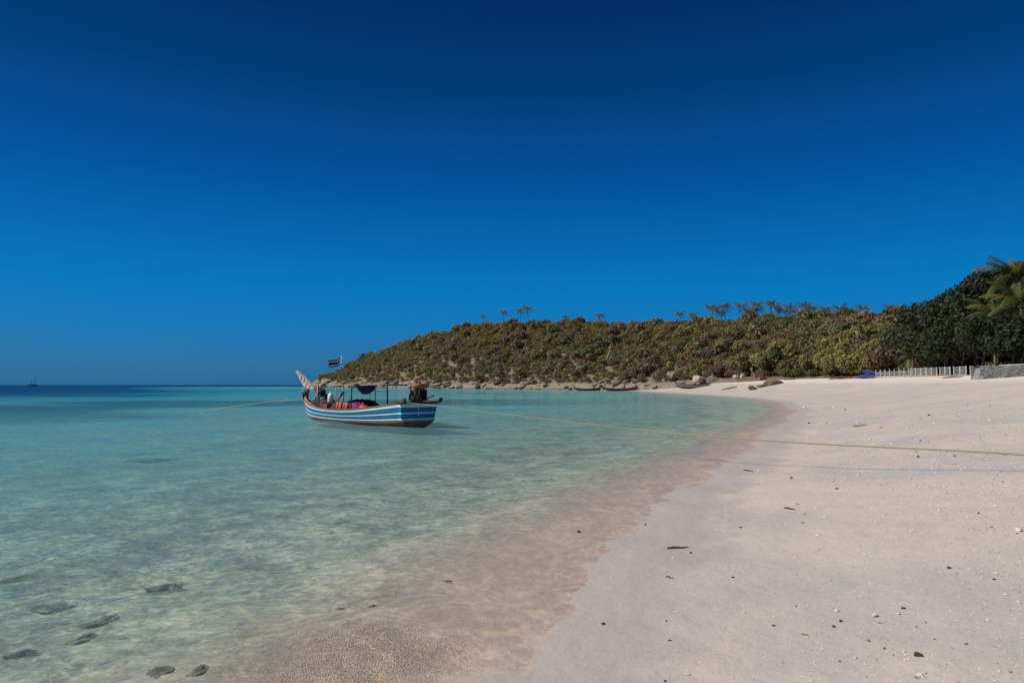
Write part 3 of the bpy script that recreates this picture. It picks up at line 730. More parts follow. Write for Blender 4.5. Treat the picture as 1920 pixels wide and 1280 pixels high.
# ---- bleached dead trees on the slope
def dead_tree(u, v0, v1, du, Yoff, label, seed):
    y = float(np.interp(u, FU, FY)) + Yoff; b = at(u, v0, y); e = at(u + du, v1, y)
    t = thing('dead_tree', label, 'dead tree', tuple(b)); h = Vector(e - b); rg_ = random.Random(seed)
    B = MB(); P = [h * q + Vector((rg_.uniform(-.15, .15), 0, 0)) * h.length * .3 * q for q in (-.25, 0, .3, .6, 1)]
    B.tube(P, [.32, .27, .2, .14, .05], 6); B.obj('trunk', M_palebark, t, True)
    for k in range(6):
        q = .35 + .1 * k; a = h * q; d = Vector((rg_.uniform(-.5, .5), rg_.uniform(-.2, .2), rg_.uniform(.25, .5))) * h.length * (1 - q * .6)
        MB().tube([a, a + d * .5 + Vector((0, 0, .1)), a + d], [.11, .08, .03], 5).obj('branch', M_palebark, t, True)
dead_tree(1140, 668, 641, 8, 24, 'tall bleached dead tree standing above the brown slope', 1)
dead_tree(1038, 703, 672, 14, 11, 'leaning bleached dead tree near the shore rocks', 2)
dead_tree(1416, 704, 690, -10, 5, 'short bleached snag leaning over the beach edge', 3)
dead_tree(1265, 702, 683, 6, 9, 'grey dead tree beside the beached wooden boat', 4)
dead_tree(1080, 696, 680, 3, 16, 'thin bleached stem between the two larger dead trees', 5)

# ================================================================== ROCKS
def rock_material(name, c0, c1, c2, scale):
    m, n, l, b = mat(name)
    tc = n.new('ShaderNodeNewGeometry'); P = tc.outputs['Position']
    a = noise_n(n, l, scale, 8, P, 0.68, 0.5); f = noise_n(n, l, scale * 6, 5, P, 0.7)
    col = ramp(n, l, a.outputs['Fac'], [(0.32, c0), (0.5, c1), (0.68, c2)]).outputs['Color']
    sep = n.new('ShaderNodeSeparateXYZ'); l.new(P, sep.inputs[0])
    tide = n.new('ShaderNodeMapRange'); l.new(math_n(n, l, 'ADD', sep.outputs['Z'], math_n(n, l, 'MULTIPLY', a.outputs['Fac'], 0.7)), tide.inputs['Value'])
    tide.inputs['From Min'].default_value, tide.inputs['From Max'].default_value = 1.0, 0.6
    oi = n.new('ShaderNodeObjectInfo')
    col = mixc(n, l, tide.outputs['Result'], col, (0.09, 0.075, 0.055))
    col = mixc(n, l, 1.0, col, oi.outputs['Color'], 'MULTIPLY')
    l.new(col, b.inputs['Base Color']); b.inputs['Roughness'].default_value = 0.9; b.inputs['Specular IOR Level'].default_value = 0.2
    bp = node(n, 'ShaderNodeBump', Strength=0.7, Distance=0.25); l.new(f.outputs['Fac'], bp.inputs['Height']); l.new(bp.outputs['Normal'], b.inputs['Normal'])
    return m
M_rock = rock_material('granite', (0.14, 0.11, 0.085), (0.31, 0.26, 0.20), (0.50, 0.45, 0.37), 0.6)
def rock_mesh(seed, sub=3, rough=.32, name='boulder'):
    import bmesh
    bm = bmesh.new(); bmesh.ops.create_icosphere(bm, subdivisions=sub, radius=1)
    rg_ = np.random.RandomState(seed)
    pl = unit(rg_.normal(size=(9, 3))); off = rg_.uniform(.55, .95, 9)
    for v in bm.verts:
        p = np.array(v.co)
        for q, o in zip(pl, off):                       # cut by planes: facets and ledges
            dt = p @ q
            if dt > o: p = p - q * (dt - o) * .85
        n_ = fbm(np.array([p[0] * 1.7 + seed * 3.1]), np.array([p[1] * 1.7 + p[2] * 2.3]), 4)[0]
        v.co = p * (1 + rough * n_)
    me = bpy.data.meshes.new(name); bm.to_mesh(me); bm.free()
    me.polygons.foreach_set('use_smooth', np.zeros(len(me.polygons), bool)); return me
rocks = [rock_mesh(700 + k) for k in range(9)]
for r_ in rocks: r_.materials.append(M_rock)
rg = np.random.RandomState(21)
nrock = 0
for j in range(420):
    u = 592 + 748 * rg.rand(); d = -2.5 + 12.5 * rg.rand() ** 1.1
    dens = np.interp(u, [590, 640, 780, 880, 1000, 1150, 1250, 1340], [1, 1, 1, .75, .55, .45, .55, .3])
    if rg.rand() > dens or nrock >= 262: continue
    x, y = head_xy(u, d); z = float(head_z(u, d))
    s_ = (0.5 + 2.2 * rg.rand() ** 2.4) * np.interp(u, [590, 780, 880, 1000, 1300], [1.4, 1.0, .62, .5, .6]) * np.interp(d, [-2.5, 1, 10], [.55, 1, .9])
    sc = (s_ * rg.uniform(1, 1.9), s_ * rg.uniform(.8, 1.3), s_ * rg.uniform(.45, .8)); nrock += 1
    g = rg.uniform(.72, 1.15) * float(np.interp(u, [590, 780, 900, 1100, 1340], [1.05, 1.0, .8, .68, .8]))
    row = 'wave-washed boulder at the far waterline' if d < 1 else ('pale boulder in the band of shore rocks' if d < 5.5 else 'upper shore boulder against the scrub')
    row += ', ' + ('behind the boat prow', 'behind the boat canopy', 'behind the boat engine', 'just right of the boat', 'below the leftmost ridge palms', 'below the leaning dead tree', 'by the dark brown far boat', 'by the black-roofed far boat', 'by the beached grey boat')[int(np.searchsorted([640, 745, 810, 900, 1000, 1075, 1130, 1225], u))]
    link('boulder', rocks[rg.randint(9)], None, None, (x, y, z + sc[2] * .25), (rg.uniform(-.25, .25), rg.uniform(-.25, .25), rg.rand() * 6.28), sc, row, 'boulder', 'boulders along the headland shore', color=(g, g * .985, g * .96))
# rocks one can single out
def solo_rock(u, v, Yd, w, h, label, col=(1, 1, 1), k=0, dep=.8, rz=0.3, sink=.35):
    p = at(u, v, Yd)
    link('boulder', rocks[k], None, None, (p[0], p[1], p[2] + h * (.5 - sink)), (0.05, 0.03, rz), (w / 2, w / 2 * dep, h * .62), label, 'boulder', 'boulders along the headland shore', color=col)
px = lambda n_, Yd: n_ / F * Yd
solo_rock(1347, 707, 172, px(26, 172), px(19, 172), 'large rounded grey boulder behind the beached wooden boat', (.78, .74, .70), 2)
solo_rock(1312, 712, 168, px(34, 168), px(13, 168), 'jagged pale rock just behind the beached wooden boat', (1, .98, .95), 3)
solo_rock(1450, 724, 118, px(42, 118), px(17, 118), 'big brown domed rock lying on the sand', (.62, .54, .44), 4, .7, .2)
solo_rock(1478, 724, 117, px(46, 117), px(6, 117), 'long low brown rock beside the domed rock on the sand', (.6, .5, .36), 5, .5, 0)
solo_rock(1428, 726, 117, px(26, 117), px(7, 117), 'flat brown rock left of the domed rock on the sand', (.6, .52, .42), 6, .6, .1)
solo_rock(1411, 729, 113, px(22, 113), px(9, 113), 'small dark wedge rock alone on the sand', (.66, .60, .46), 7, .7, .5)
solo_rock(1380, 708, 156, px(14, 156), px(8, 156), 'white bleached rock pile piece at the beach edge', (1.5, 1.5, 1.5), 1)
solo_rock(1392, 706, 158, px(9, 158), px(8, 158), 'small white rock at the beach edge beside the snag', (1.5, 1.5, 1.48), 8)
solo_rock(1480, 711, 140, px(26, 140), px(5, 140), 'low grey rock at the foot of the bushes', (.8, .8, .78), 0)
solo_rock(1265, 708, 186, px(40, 186), px(16, 186), 'grey slab rock leaning left of the beached wooden boat', (.85, .82, .8), 6)

# ================================================================== THE LONGTAIL BOAT
M_white = simple('white_boat_paint', (0.78, 0.77, 0.74), 0.45, 0.06, 5, 0.08, 0.4, dirt=(0.60, 0.56, 0.48))
M_blue = simple('blue_boat_paint', (0.003, 0.17, 0.37), 0.5, 0.12, 4, 0.08, 0.2, dirt=(0.012, 0.11, 0.22))
M_hullbrown = simple('hull_antifouling', (0.21, 0.09, 0.058), 0.7, 0.35, 4, 0.3, dirt=(0.20, 0.15, 0.09))
M_darkwood = simple('dark_oiled_wood', (0.075, 0.045, 0.03), 0.75, 0.4, 6, 0.4)
M_wood = simple('weathered_wood', (0.22, 0.14, 0.09), 0.8, 0.35, 7, 0.4)
M_palewood = simple('peeling_prow_paint', (0.50, 0.385, 0.345), 0.8, 0.25, 5, 0.3, dirt=(0.20, 0.13, 0.11))
M_redwood = simple('red_painted_post', (0.36, 0.09, 0.06), 0.6, 0.25, 5, 0.2, dirt=(0.18, 0.07, 0.05))
M_navy = simple('navy_tarpaulin', (0.004, 0.006, 0.018), 0.9, 0.3, 3, 0.3, 0.02)
M_bluetarp = simple('blue_tarpaulin', (0.018, 0.05, 0.20), 0.55, 0.2, 3, 0.25)
M_steel = simple('galvanised_pipe', (0.34, 0.34, 0.33), 0.45, 0.2, 9, 0.1, 0.5, 0.4)
M_pole = simple('bamboo_pole', (0.40, 0.32, 0.24), 0.7, 0.2, 9, 0.2)
M_iron = simple('greasy_iron', (0.032, 0.028, 0.025), 0.6, 0.6, 12, 0.5, 0.3, 0.3, dirt=(0.11, 0.05, 0.03))
M_orange = simple('rusty_orange_tank', (0.42, 0.11, 0.045), 0.55, 0.2, 5, 0.2, dirt=(0.20, 0.07, 0.04))
M_rope = simple('manila_rope', (0.36, 0.30, 0.18), 0.85, 0.25, 60, 0.6)
M_greencloth = simple('green_ribbon', (0.01, 0.15, 0.11), 0.8, 0.2)
M_bluecloth = simple('blue_ribbon', (0.012, 0.022, 0.12), 0.8, 0.2)
M_net = simple('fishing_net', (0.05, 0.055, 0.06), 0.95, 0.7, 22, 1.0)
M_float = simple('net_float', (0.62, 0.58, 0.52), 0.6, 0.15)
M_jug = simple('white_plastic', (0.78, 0.79, 0.80), 0.4, 0.05)
M_life = simple('faded_life_jacket', (0.55, 0.17, 0.12), 0.8, 0.2)
M_redbag = simple('red_bag', (0.55, 0.035, 0.05), 0.6, 0.15)
M_purple = simple('purple_cloth', (0.16, 0.02, 0.13), 0.8, 0.3)
M_rubber = simple('black_mat', (0.014, 0.012, 0.014), 0.7, 0.3)

S0 = Vector((-3.73, 27.55, 0.0)); AX = Vector((-0.648, 0.7616, 0)); L = 11.0
RZ = math.atan2(AX.y, AX.x)
BM = Matrix.Translation(S0) @ Matrix.Rotation(RZ, 4, 'Z')
PORT = Vector((-AX.y, AX.x, 0))
def bl(u, v, ly=0.0):
    """photo point -> boat frame (forward, port, up), in the plane ly to port"""
    k = (u - 960) / F; P = S0 + PORT * ly
    lx = (k * P.y - P.x) / (AX.x - k * AX.y); w = P + AX * lx
    d = ray(u, v); return Vector((lx, ly, H + d[2] * (w.y / d[1])))
_s = [0, .08, .2, .35, .5, .65, .78, .88, .95, 1.0]
def sp_(vals):
    def f(x):
        # smooth interpolation through the stations
        i = min(max(int(np.searchsorted(_s, x)) - 1, 0), len(_s) - 2)
        h = _s[i + 1] - _s[i]; t = (x - _s[i]) / h
        m0 = (vals[i + 1] - vals[i - 1]) / (_s[i + 1] - _s[i - 1]) if i > 0 else (vals[1] - vals[0]) / (_s[1] - _s[0])
        m1 = (vals[i + 2] - vals[i]) / (_s[i + 2] - _s[i]) if i + 2 < len(_s) else (vals[-1] - vals[-2]) / (_s[-1] - _s[-2])
        return (2 * t ** 3 - 3 * t ** 2 + 1) * vals[i] + (t ** 3 - 2 * t ** 2 + t) * h * m0 + (-2 * t ** 3 + 3 * t ** 2) * vals[i + 1] + (t ** 3 - t ** 2) * h * m1
    return f
fB = sp_([.84, .93, 1.0, 1.04, 1.02, .90, .68, .42, .20, .04])
fS = sp_([.95, .86, .73, .60, .55, .56, .62, .71, .80, .90])
fC = sp_([.24, .20, .15, .11, .09, .09, .10, .13, .17, .22])
fK = sp_([-.10, -.16, -.22, -.25, -.25, -.24, -.20, -.14, -.08, .0])
def hp(s, t, side, off=0.0, LL=L):
    b, zs, zc, zk = fB(s), fS(s), fC(s), fK(s)
    if t <= 1: y = b * (1 - .10 * t ** 1.6); z = zs + (zc - zs) * t
    else: q = t - 1; y = b * .90 * (1 - q) ** .6; z = zc + (zk - zc) * q ** .85
    return (LL * s - 0.42 * t * max(0, (s - .72) / .28) ** 2.2 - .10 * (t if t < 1 else 1) * max(0, 1 - s * 8) * -1.0, side * (y + off), z)
def strake(t0, t1, side, off, nt=3, ns=36, hp=hp, thick=.02):
    B = MB(); V, Fs = [], []
    S_ = [k / ns for k in range(ns + 1)]; T = [t0 + (t1 - t0) * k / nt for k in range(nt + 1)]
    for s in S_:
        for t in T: V.append(hp(s, t, side, off))
        V.append(hp(s, T[-1], side, off - thick)); V.append(hp(s, T[0], side, off - thick))
    m = nt + 3
    for i in range(ns):
        for k in range(m):
            k2 = (k + 1) % m; q = (i * m + k, i * m + k2, (i + 1) * m + k2, (i + 1) * m + k); Fs.append(q if side > 0 else q[::-1])
    Fs += [tuple(range(m)), tuple(ns * m + k for k in range(m))[::-1]]
    return B.add(V, Fs)
BANDS = [(0, .21, 'white', .014), (.21, .50, 'blue', 0), (.50, .58, 'white', .012), (.58, .84, 'blue', 0), (.84, .93, 'white', .012), (.93, 1.0, 'brown', 0)]
PM = {'white': M_white, 'blue': M_blue, 'brown': M_hullbrown}
boat = thing('longtail_boat', 'blue and white striped wooden longtail boat moored in the shallow water', 'boat', tuple(S0), (0, 0, RZ))
for sd in (1, -1):
    for t0, t1, c, off in BANDS:
        strake(t0, t1, sd, off).obj('strake', PM[c], boat, True, label='%s painted strake' % c if c != 'brown' else 'brown weathered strake')
    strake(1.0, 1.999, sd, 0, 7).obj('bottom_planking', M_hullbrown, boat, True)
    # gunwale cap
    B = MB(); P = []
    for k in range(37): x, y, z = hp(k / 36, 0, sd); P.append((x, y - sd * .02, z + .025))
    V, Fs = [], []
    for x, y, z in P: V += [(x, y - .055, z - .025), (x, y + .055, z - .025), (x, y + .055, z + .025), (x, y - .055, z + .025)]
    for i in range(36): Fs += [(i * 4 + k, i * 4 + (k + 1) % 4, i * 4 + 4 + (k + 1) % 4, i * 4 + 4 + k) for k in range(4)]
    Fs += [(0, 1, 2, 3), (147, 146, 145, 144)]
    B.add(V, Fs).obj('gunwale', M_wood, boat)
    # inner lining with frames
    V, Fs = [], []
    for k in range(33):
        s = .01 + .97 * k / 32
        for t in (0.0, .5, 1.0, 1.5): x, y, z = hp(s, t, sd, -.06); V.append((x, y, z + .01))
    for i in range(32):
        for k in range(3): Fs.append((i * 4 + k, i * 4 + k + 1, i * 4 + 5 + k, i * 4 + 4 + k))
    MB().add(V, Fs).obj('inner_lining', M_darkwood, boat, True)
    for k in range(11):
        s = .08 + .8 * k / 10; a, b_ = hp(s, .02, sd, -.09), hp(s, 1.2, sd, -.09)
        MB().beam(a, b_, .06, .06).obj('frame', M_darkwood, boat)
# transom boards
for t0, t1, c, off in BANDS + [(1.0, 1.9, 'brown', 0)]:
    B = MB(); n_ = 1 if t1 <= 1 else 5
    V, Fs = [], []
    for k in range(n_ + 1):
        t = t0 + (t1 - t0) * k / n_; x, y, z = hp(0, t, 1)
        V += [(x - .03 - off, y + .004, z), (x - .03 - off, -y - .004, z), (x + .05, y - .03, z), (x + .05, -y + .03, z)]
    for i in range(n_):
        a, b_ = i * 4, i * 4 + 4
        Fs += [(a, a + 1, b_ + 1, b_), (a + 2, b_ + 2, b_ + 3, a + 3), (a, b_, b_ + 2, a + 2), (a + 1, a + 3, b_ + 3, b_ + 1)]
    Fs += [(0, 2, 3, 1), tuple(n_ * 4 + q for q in (0, 1, 3, 2))]
    B.add(V, Fs).obj('transom_board', PM[c], boat, label='%s transom board' % c)
# dark rub rail and stern rim
x, y, z = hp(0, .97, 1)
MB().beam((x - .06, -y * 1.02, z), (x - .06, y * 1.02, z), .05, .035).obj('rub_rail', M_palewood, boat)
MB().add(*(lambda P: ([(x, y, z) for x, z in ((-.10, .93), (.10, .93), (.10, 1.0), (-.10, 1.02)) for y in (-.9, .9)], [(0, 1, 3, 2), (2, 3, 5, 4), (4, 5, 7, 6), (6, 7, 1, 0), (0, 2, 4, 6), (1, 7, 5, 3)]))(0)).obj('transom_cap', M_darkwood, boat)
for sd in (1, -1):
    MB().slab([(-.30, 1.0), (.75, .90), (.78, .98), (-.1, 1.07), (-.26, 1.18), (-.36, 1.17)], sd * .86 - .045, sd * .86 + .045).obj('quarter_rail', M_darkwood, boat)
for k in range(5):
    MB().box((.13 + .19 * k, 0, .90 - .012 * k), (.175, 1.62, .035)).obj('stern_deck_board', M_darkwood, boat)
for k in range(20):
    s = .13 + .036 * k; yb = fB(s) * .80
    MB().box((L * s, 0, .30 + .012 * (k % 2)), (.36, 2 * yb - .06, .03)).obj('floor_board', M_wood if k % 3 else M_darkwood, boat)
for s in (.24, .40, .56, .70, .82):
    MB().box((L * s, 0, fS(s) - .10), (.24, 2 * fB(s) - .14, .045)).obj('thwart', M_wood, boat)
# fore deck
for k in range(5):
    s = .885 + .02 * k; MB().box((L * s, 0, fS(s) - .02), (.20, max(.1, 2 * fB(s) - .12), .03)).obj('fore_deck_board', M_darkwood, boat)
# stem post and raised prow
MB().slab([(L - .42, .30), (L - .02, .62), (L + .02, .98), (L + .12, 1.35), (L - .18, 1.62), (L - .42, 1.45), (L - .30, 1.0), (L - .42, .7)], -.06, .06).obj('stem_post', M_redwood, boat)
prow = MB().slab([(L - .62, 1.47), (L - .02, 1.50), (L + .42, 1.84), (L + .80, 2.11), (L + 1.18, 2.41), (L + 1.10, 2.47), (L + .40, 2.22), (L - .45, 1.86), (L - 1.12, 1.54), (L - 1.05, 1.47)], -.045, .045).obj('prow', M_palewood, boat)
for k in range(5):
    q = .12 + .17 * k; a = Vector((L - .9 + 2.0 * q, 0, 1.50 + .93 * q))
    MB().box(a, (.045, .12, .30 - .03 * k), Matrix.Rotation(-.5, 3, 'Y')).obj('cord_binding', M_iron if k in (2, 3) else M_rope, prow)
MB().blob((L - .14, .02, 1.33), (.22, .16, .20), 4, .25).obj('ribbon', M_greencloth, boat, True, label='green ribbon tied round the prow')
MB().blob((L + .06, .0, 1.22), (.12, .13, .30), 5, .25).obj('ribbon', M_bluecloth, boat, True, label='dark blue ribbon tied round the prow')
MB().tube([(L + .12, .05, 1.5), (L + .16, .08, 1.1), (L + .10, .06, .85)], .03, 5).obj('ribbon_tail', M_float, boat)
# canopy frame
zt = 1.645
posts = [(603, .07, M_redwood, 1.70), (621, .035, M_pole, zt), (663, .02, M_pole, zt), (694, .032, M_iron, zt), (738, .022, M_iron, zt)]
for u, r_, m_, zz in posts:
    lx = bl(u, 730).x
    for sd in ((1, -1) if r_ < .06 else (1,)):
        s = lx / L; y = sd * (fB(min(s, .97)) * .88) * (1 if r_ < .06 else .4)
        MB().tube([(lx, y, fS(min(s, .97)) - .2), (lx, y * .97, zz)], r_, 7).obj('canopy_post', m_, boat, True)
xa, xb = bl(748, 722).x, bl(592, 722).x
for sd in (1, -1):
    P = [(xa + (xb - xa) * k / 8, sd * (.80 if k < 6 else .80 - .16 * (k - 5)), zt + .035 + .012 * math.sin(k * 2.0)) for k in range(9)]
    MB().tube(P, .028, 6).obj('canopy_rail', M_pole if sd > 0 else M_steel, boat, True)
for k in range(6):
    lx = xa + (xb - xa) * (.04 + .17 * k); MB().tube([(lx, -.8, zt + .02), (lx, .8, zt + .02)], .02, 6).obj('canopy_bar', M_steel, boat, True)
def cloth(f, nu, nv, name, m_, parent, **kw):
    V = [f(i / nu, j / nv) for i in range(nu + 1) for j in range(nv + 1)]; n_ = len(V)
    V2 = [(x, y, z - .012) for x, y, z in V]
    Fs = [(i * (nv + 1) + j, (i + 1) * (nv + 1) + j, (i + 1) * (nv + 1) + j + 1, i * (nv + 1) + j + 1) for i in range(nu) for j in range(nv)]
    return MB().add(V + V2, Fs + [tuple(q + n_ for q in f_[::-1]) for f_ in Fs]).obj(name, m_, parent, True, **kw)
x0, x1 = bl(735, 722).x, bl(628, 722).x
cloth(lambda a, b: (x0 + (x1 - x0) * a, -.82 + 1.64 * b, zt + .062 + .016 * math.sin(a * 23) * math.sin(3 * b) + .014 * math.sin(9 * a + 5 * b)), 30, 8, 'canopy_sheet', M_bluetarp, boat)
x0, x1 = bl(741, 722).x, bl(697, 722).x
cloth(lambda a, b: (x0 + (x1 - x0) * a + .04 * math.sin(9 * b), .83 + .04 * math.sin(8 * a + 3 * b), zt + .05 - b * (.04 + .36 * math.sin(math.pi * min(1, a * 1.02)) ** 1.1)), 18, 8, 'hanging_flap', M_navy, boat)
# engine on its swivel
E0 = Vector((.02, -.05, .98))
eng = link('engine', None, None, boat, tuple(E0))
MB().box((0, 0, .30), (.44, .38, .46)).tube([(.22, .1, .40), (.34, .14, .40)], .13, 10).tube([(.22, .12, .16), (.36, .14, .16)], .1, 10).box((.12, .24, .18), (.3, .1, .12)).box((-.1, .24, .42), (.16, .12, .16)).box((0, .19, .36), (.26, .06, .2)).box((0, -.19, .30), (.24, .06, .26)).box((.19, 0, .38), (.06, .28, .22)).tube([(-.22, .0, .3), (-.16, 0, .3)], .16, 12).obj('engine_block', M_iron, eng)
MB().tube([(.30, -.1, .2), (.42, .02, .34), (.36, .16, .5)], .05, 7).tube([(.2, .26, .5), (.3, .3, .3), (.42, .24, .12)], .03, 6).tube([(-.26, .2, .5), (-.3, .24, .25), (-.18, .26, .05)], .035, 6).obj('manifold', M_iron, eng, True)
for k in range(6): MB().box((0, .2, .16 + .055 * k), (.40, .10, .018)).obj('cooling_fin', M_iron, eng)
MB().tube([(.0, 0, .52), (.0, 0, .56), (.0, 0, .57), (.0, 0, .75), (.0, 0, .77)], [.20, .20, .30, .32, .29], 14).obj('fuel_tank', M_orange, eng, True)
MB().tube([(.02, 0, .77), (.02, 0, .83)], .04, 8).obj('tank_cap', M_iron, eng)
MB().tube([(.14, .16, .52), (.26, .22, .46), (.32, .24, .26), (.22, .22, .12)], .035, 7).obj('exhaust_pipe', M_pole, eng, True)
MB().tube([(-.12, .18, .55), (-.12, .2, .3), (-.06, .18, .14)], .02, 6).obj('fuel_hose', M_float, eng, True)
MB().tube([(0, 0, -.12), (0, 0, .12)], .07, 8).obj('swivel', M_iron, eng, True)
MB().beam((.45, .14, -.02), (-.30, .14, .16), .05, .06).beam((.45, -.14, -.02), (-.30, -.14, .16), .05, .06).obj('engine_cradle', M_darkwood, eng)
MB().tube([(.3, .0, .10), (.8, .06, -.0), (1.35, .1, -.08)], .025, 6).obj('tiller', M_iron, eng, True)
MB().tube([(-.2, .0, .12), (-.95, -.04, .30)], .03, 7).obj('propeller_shaft', M_iron, eng, True)
MB().tube([(.24, -.1, .1), (.42, .05, .02), (.55, .2, -.06)], .05, 6).box((.36, .22, .0), (.3, .12, .1)).obj('drive_guard', M_iron, eng)
MB().tube([(-.10, .1, .95), (-.13, .12, .6), (-.12, .1, .45)], .010, 6, False).obj('stern_line', M_jug, boat, True)
# flag on a thin pole
lf = bl(640, 690).x
MB().tube([(lf, .0, 1.6), (lf, 0, 3.10)], .014, 6).obj('flag_pole', M_steel, boat, True)
for k, (a, b, c) in enumerate([(0, 1 / 6, (.42, .02, .05)), (1 / 6, 2 / 6, (.75, .74, .76)), (2 / 6, 4 / 6, (.02, .022, .09)), (4 / 6, 5 / 6, (.75, .74, .76)), (5 / 6, 1, (.42, .02, .05))]):
    fm = simple('flag_cloth_%d' % k, c, 0.8, 0.1)
    def ff(p, q, a=a, b=b):
        w = a + (b - a) * q
        return (lf + .50 * p * .8 + .10 * w, .42 * p + .06 * math.sin(6 * p + 1) + .05 * math.sin(8 * p + 4 * w), 3.02 - .34 * w - .22 * p ** 1.2 - .05 * math.sin(5 * p) + .0 * w)
    cloth(ff, 14, 3, 'flag_stripe', fm, boat)

def in_boat(name, label, cat, lx, ly, z, rz=0.0, group=None):
    p = BM @ Vector((lx, ly, z)); return thing(name, label, cat, tuple(p), (0, 0, RZ + rz), group=group)
t = in_boat('fishing_net', 'dark heap of fishing net with pale floats piled in the bow', 'net', bl(603, 745).x, -.05, .42)
MB().blob((0, 0, .36), (.62, .36, .44), 3, .35, 18, 12).blob((-.55, .0, .25), (.55, .42, .38), 6, .35, 16, 10).blob((.25, -.05, .72), (.36, .28, .36), 8, .4, 14, 10).obj('net_heap', M_net, t, True)
for k in range(11):
    a = k * 2.4; MB().blob((.5 * math.cos(a) * (k / 11) ** .5, .36 * math.sin(a) * (k / 11) ** .5 + .1, .74 + .2 * ((k * 5) % 4) / 4 - .25 * (k / 11)), (.05, .05, .05), k, .05, 7, 5).obj('float', M_float, t, True)
q = bl(621, 745, .55)
t = in_boat('plastic_jug', 'white plastic jug hanging from the canopy pole near the bow', 'jug', q.x, .55, .92)
MB().blob((0, 0, .19), (.17, .13, .20), 2, .08, 12, 8).obj('body', M_jug, t, True)
MB().tube([(0, 0, .36), (0, 0, .44)], .05, 8).obj('neck', M_jug, t, True)
t = in_boat('cloth_bag', 'crumpled white cloth bag lying against the white jug', 'bag', q.x + .2, .45, .84)
MB().blob((0, 0, .1), (.2, .14, .13), 9, .3, 12, 8).obj('bag', simple('grey_white_cloth', (.5, .52, .54), .8), t, True)
a, b_ = bl(628, 759, .6), bl(645, 735, .35)
t = in_boat('steering_paddle', 'brown wooden paddle leaning out of the middle of the boat', 'paddle', a.x, a.y, a.z)
d_ = b_ - a
MB().beam((0, 0, 0), d_, .05, .10).obj('shaft', M_wood, t)
MB().beam(d_ * -.35, d_ * .12, .03, .18).obj('blade', M_wood, t)
for k, (u, v, sx, lb) in enumerate([(637, 760, .26, 'faded red life jacket nearest the bow, beside the paddle'), (644, 759, .22, 'faded red life jacket propped upright next to the paddle foot'), (657, 759, .24, 'pinkish life jacket standing alone before the black cover')]):
    q = bl(u, v, .55); t = in_boat('life_jacket', lb, 'life jacket', q.x, .55, .45, .3 * k, 'life jackets in the longtail boat')
    for sd in (-1, 1): MB().blob((sd * sx * .55, 0, .2), (sx * .5, .09, .24), k + 5, .12, 10, 8).obj('foam_panel', M_life, t, True)
    MB().box((0, .02, .26), (sx * 1.9, .03, .05)).obj('strap', M_rubber, t)
q = bl(685, 762, .5); t = in_boat('duffel_bag', 'bright red duffel bag on the boat floor under the canopy', 'bag', q.x, .55, .42)
MB().blob((0, 0, .20), (.36, .2, .22), 2, .15, 14, 9).obj('bag', M_redbag, t, True)
MB().tube([(-.14, .04, .36), (0, .05, .5), (.14, .04, .36)], .018, 5).obj('handle', M_redbag, t, True)
q = bl(671, 760, .5); t = in_boat('cloth_bundle', 'purple and red cloth bundle between the life jackets and the red bag', 'bundle', q.x, .5, .42)
MB().blob((0, 0, .22), (.4, .22, .26), 6, .3, 14, 9).obj('bundle', M_purple, t, True)
q = bl(676, 755, -.1); t = in_boat('deck_cover', 'long black rounded cover across the middle of the boat', 'cover', q.x, -.2, .40)
V, Fs = [], []
for i in range(21):
    xx = -1.5 + 3.0 * i / 20; rr_ = .58 * (1 - abs(xx / 1.56) ** 3.2) ** .5
    for k in range(9): a = math.pi * k / 8; V.append((xx, .55 * math.cos(a) * (rr_ / .58), .02 + rr_ * math.sin(a) * 1.05 * (1 + .04 * math.sin(i * 2))))
for i in range(20):
    for k in range(8): Fs.append((i * 9 + k, i * 9 + k + 1, i * 9 + 10 + k, i * 9 + 9 + k))
MB().add(V, Fs).obj('cover', M_rubber, t, True)
q = bl(590, 755, .0)
t = in_boat('wooden_crate', 'reddish wooden crate behind the net in the bow half', 'crate', bl(626, 756).x, .2, .35)
for sx, sy, wx, wy in ((0, .28, .7, .03), (0, -.28, .7, .03), (.34, 0, .03, .5), (-.34, 0, .03, .5)):
    for kz in (.08, .22, .36): MB().box((sx, sy, kz), (wx, wy, .11)).obj('slat', M_redwood, t)

# ---- ropes
def rope(name, pts, r, label, sag=0.0, n=60, lay=True):
    pts = [Vector(p) for p in pts]; P = []
    seg = len(pts) - 1
    for k in range(n + 1):
        t = k / n * seg; i = min(int(t), seg - 1); f = t - i
        p = pts[i].lerp(pts[i + 1], f); p.z -= sag * 4 * f * (1 - f); P.append(p)
    o = Vector(P[0]); B = MB(); B.tube([p - o for p in P], r, 6)
    return B.obj(name, M_rope, None, True, loc=tuple(o), label=label, cat='rope')
r0 = BM @ Vector((.12, .62, 1.0))
re = at(1440, 826, 13.4); r2 = at(1925, 853, 9.6)
pts_r = []
rE = Vector(at(2150, 868, 8.2))
A_, B_, C_2 = Vector(r0), Vector(re), Vector(r2)
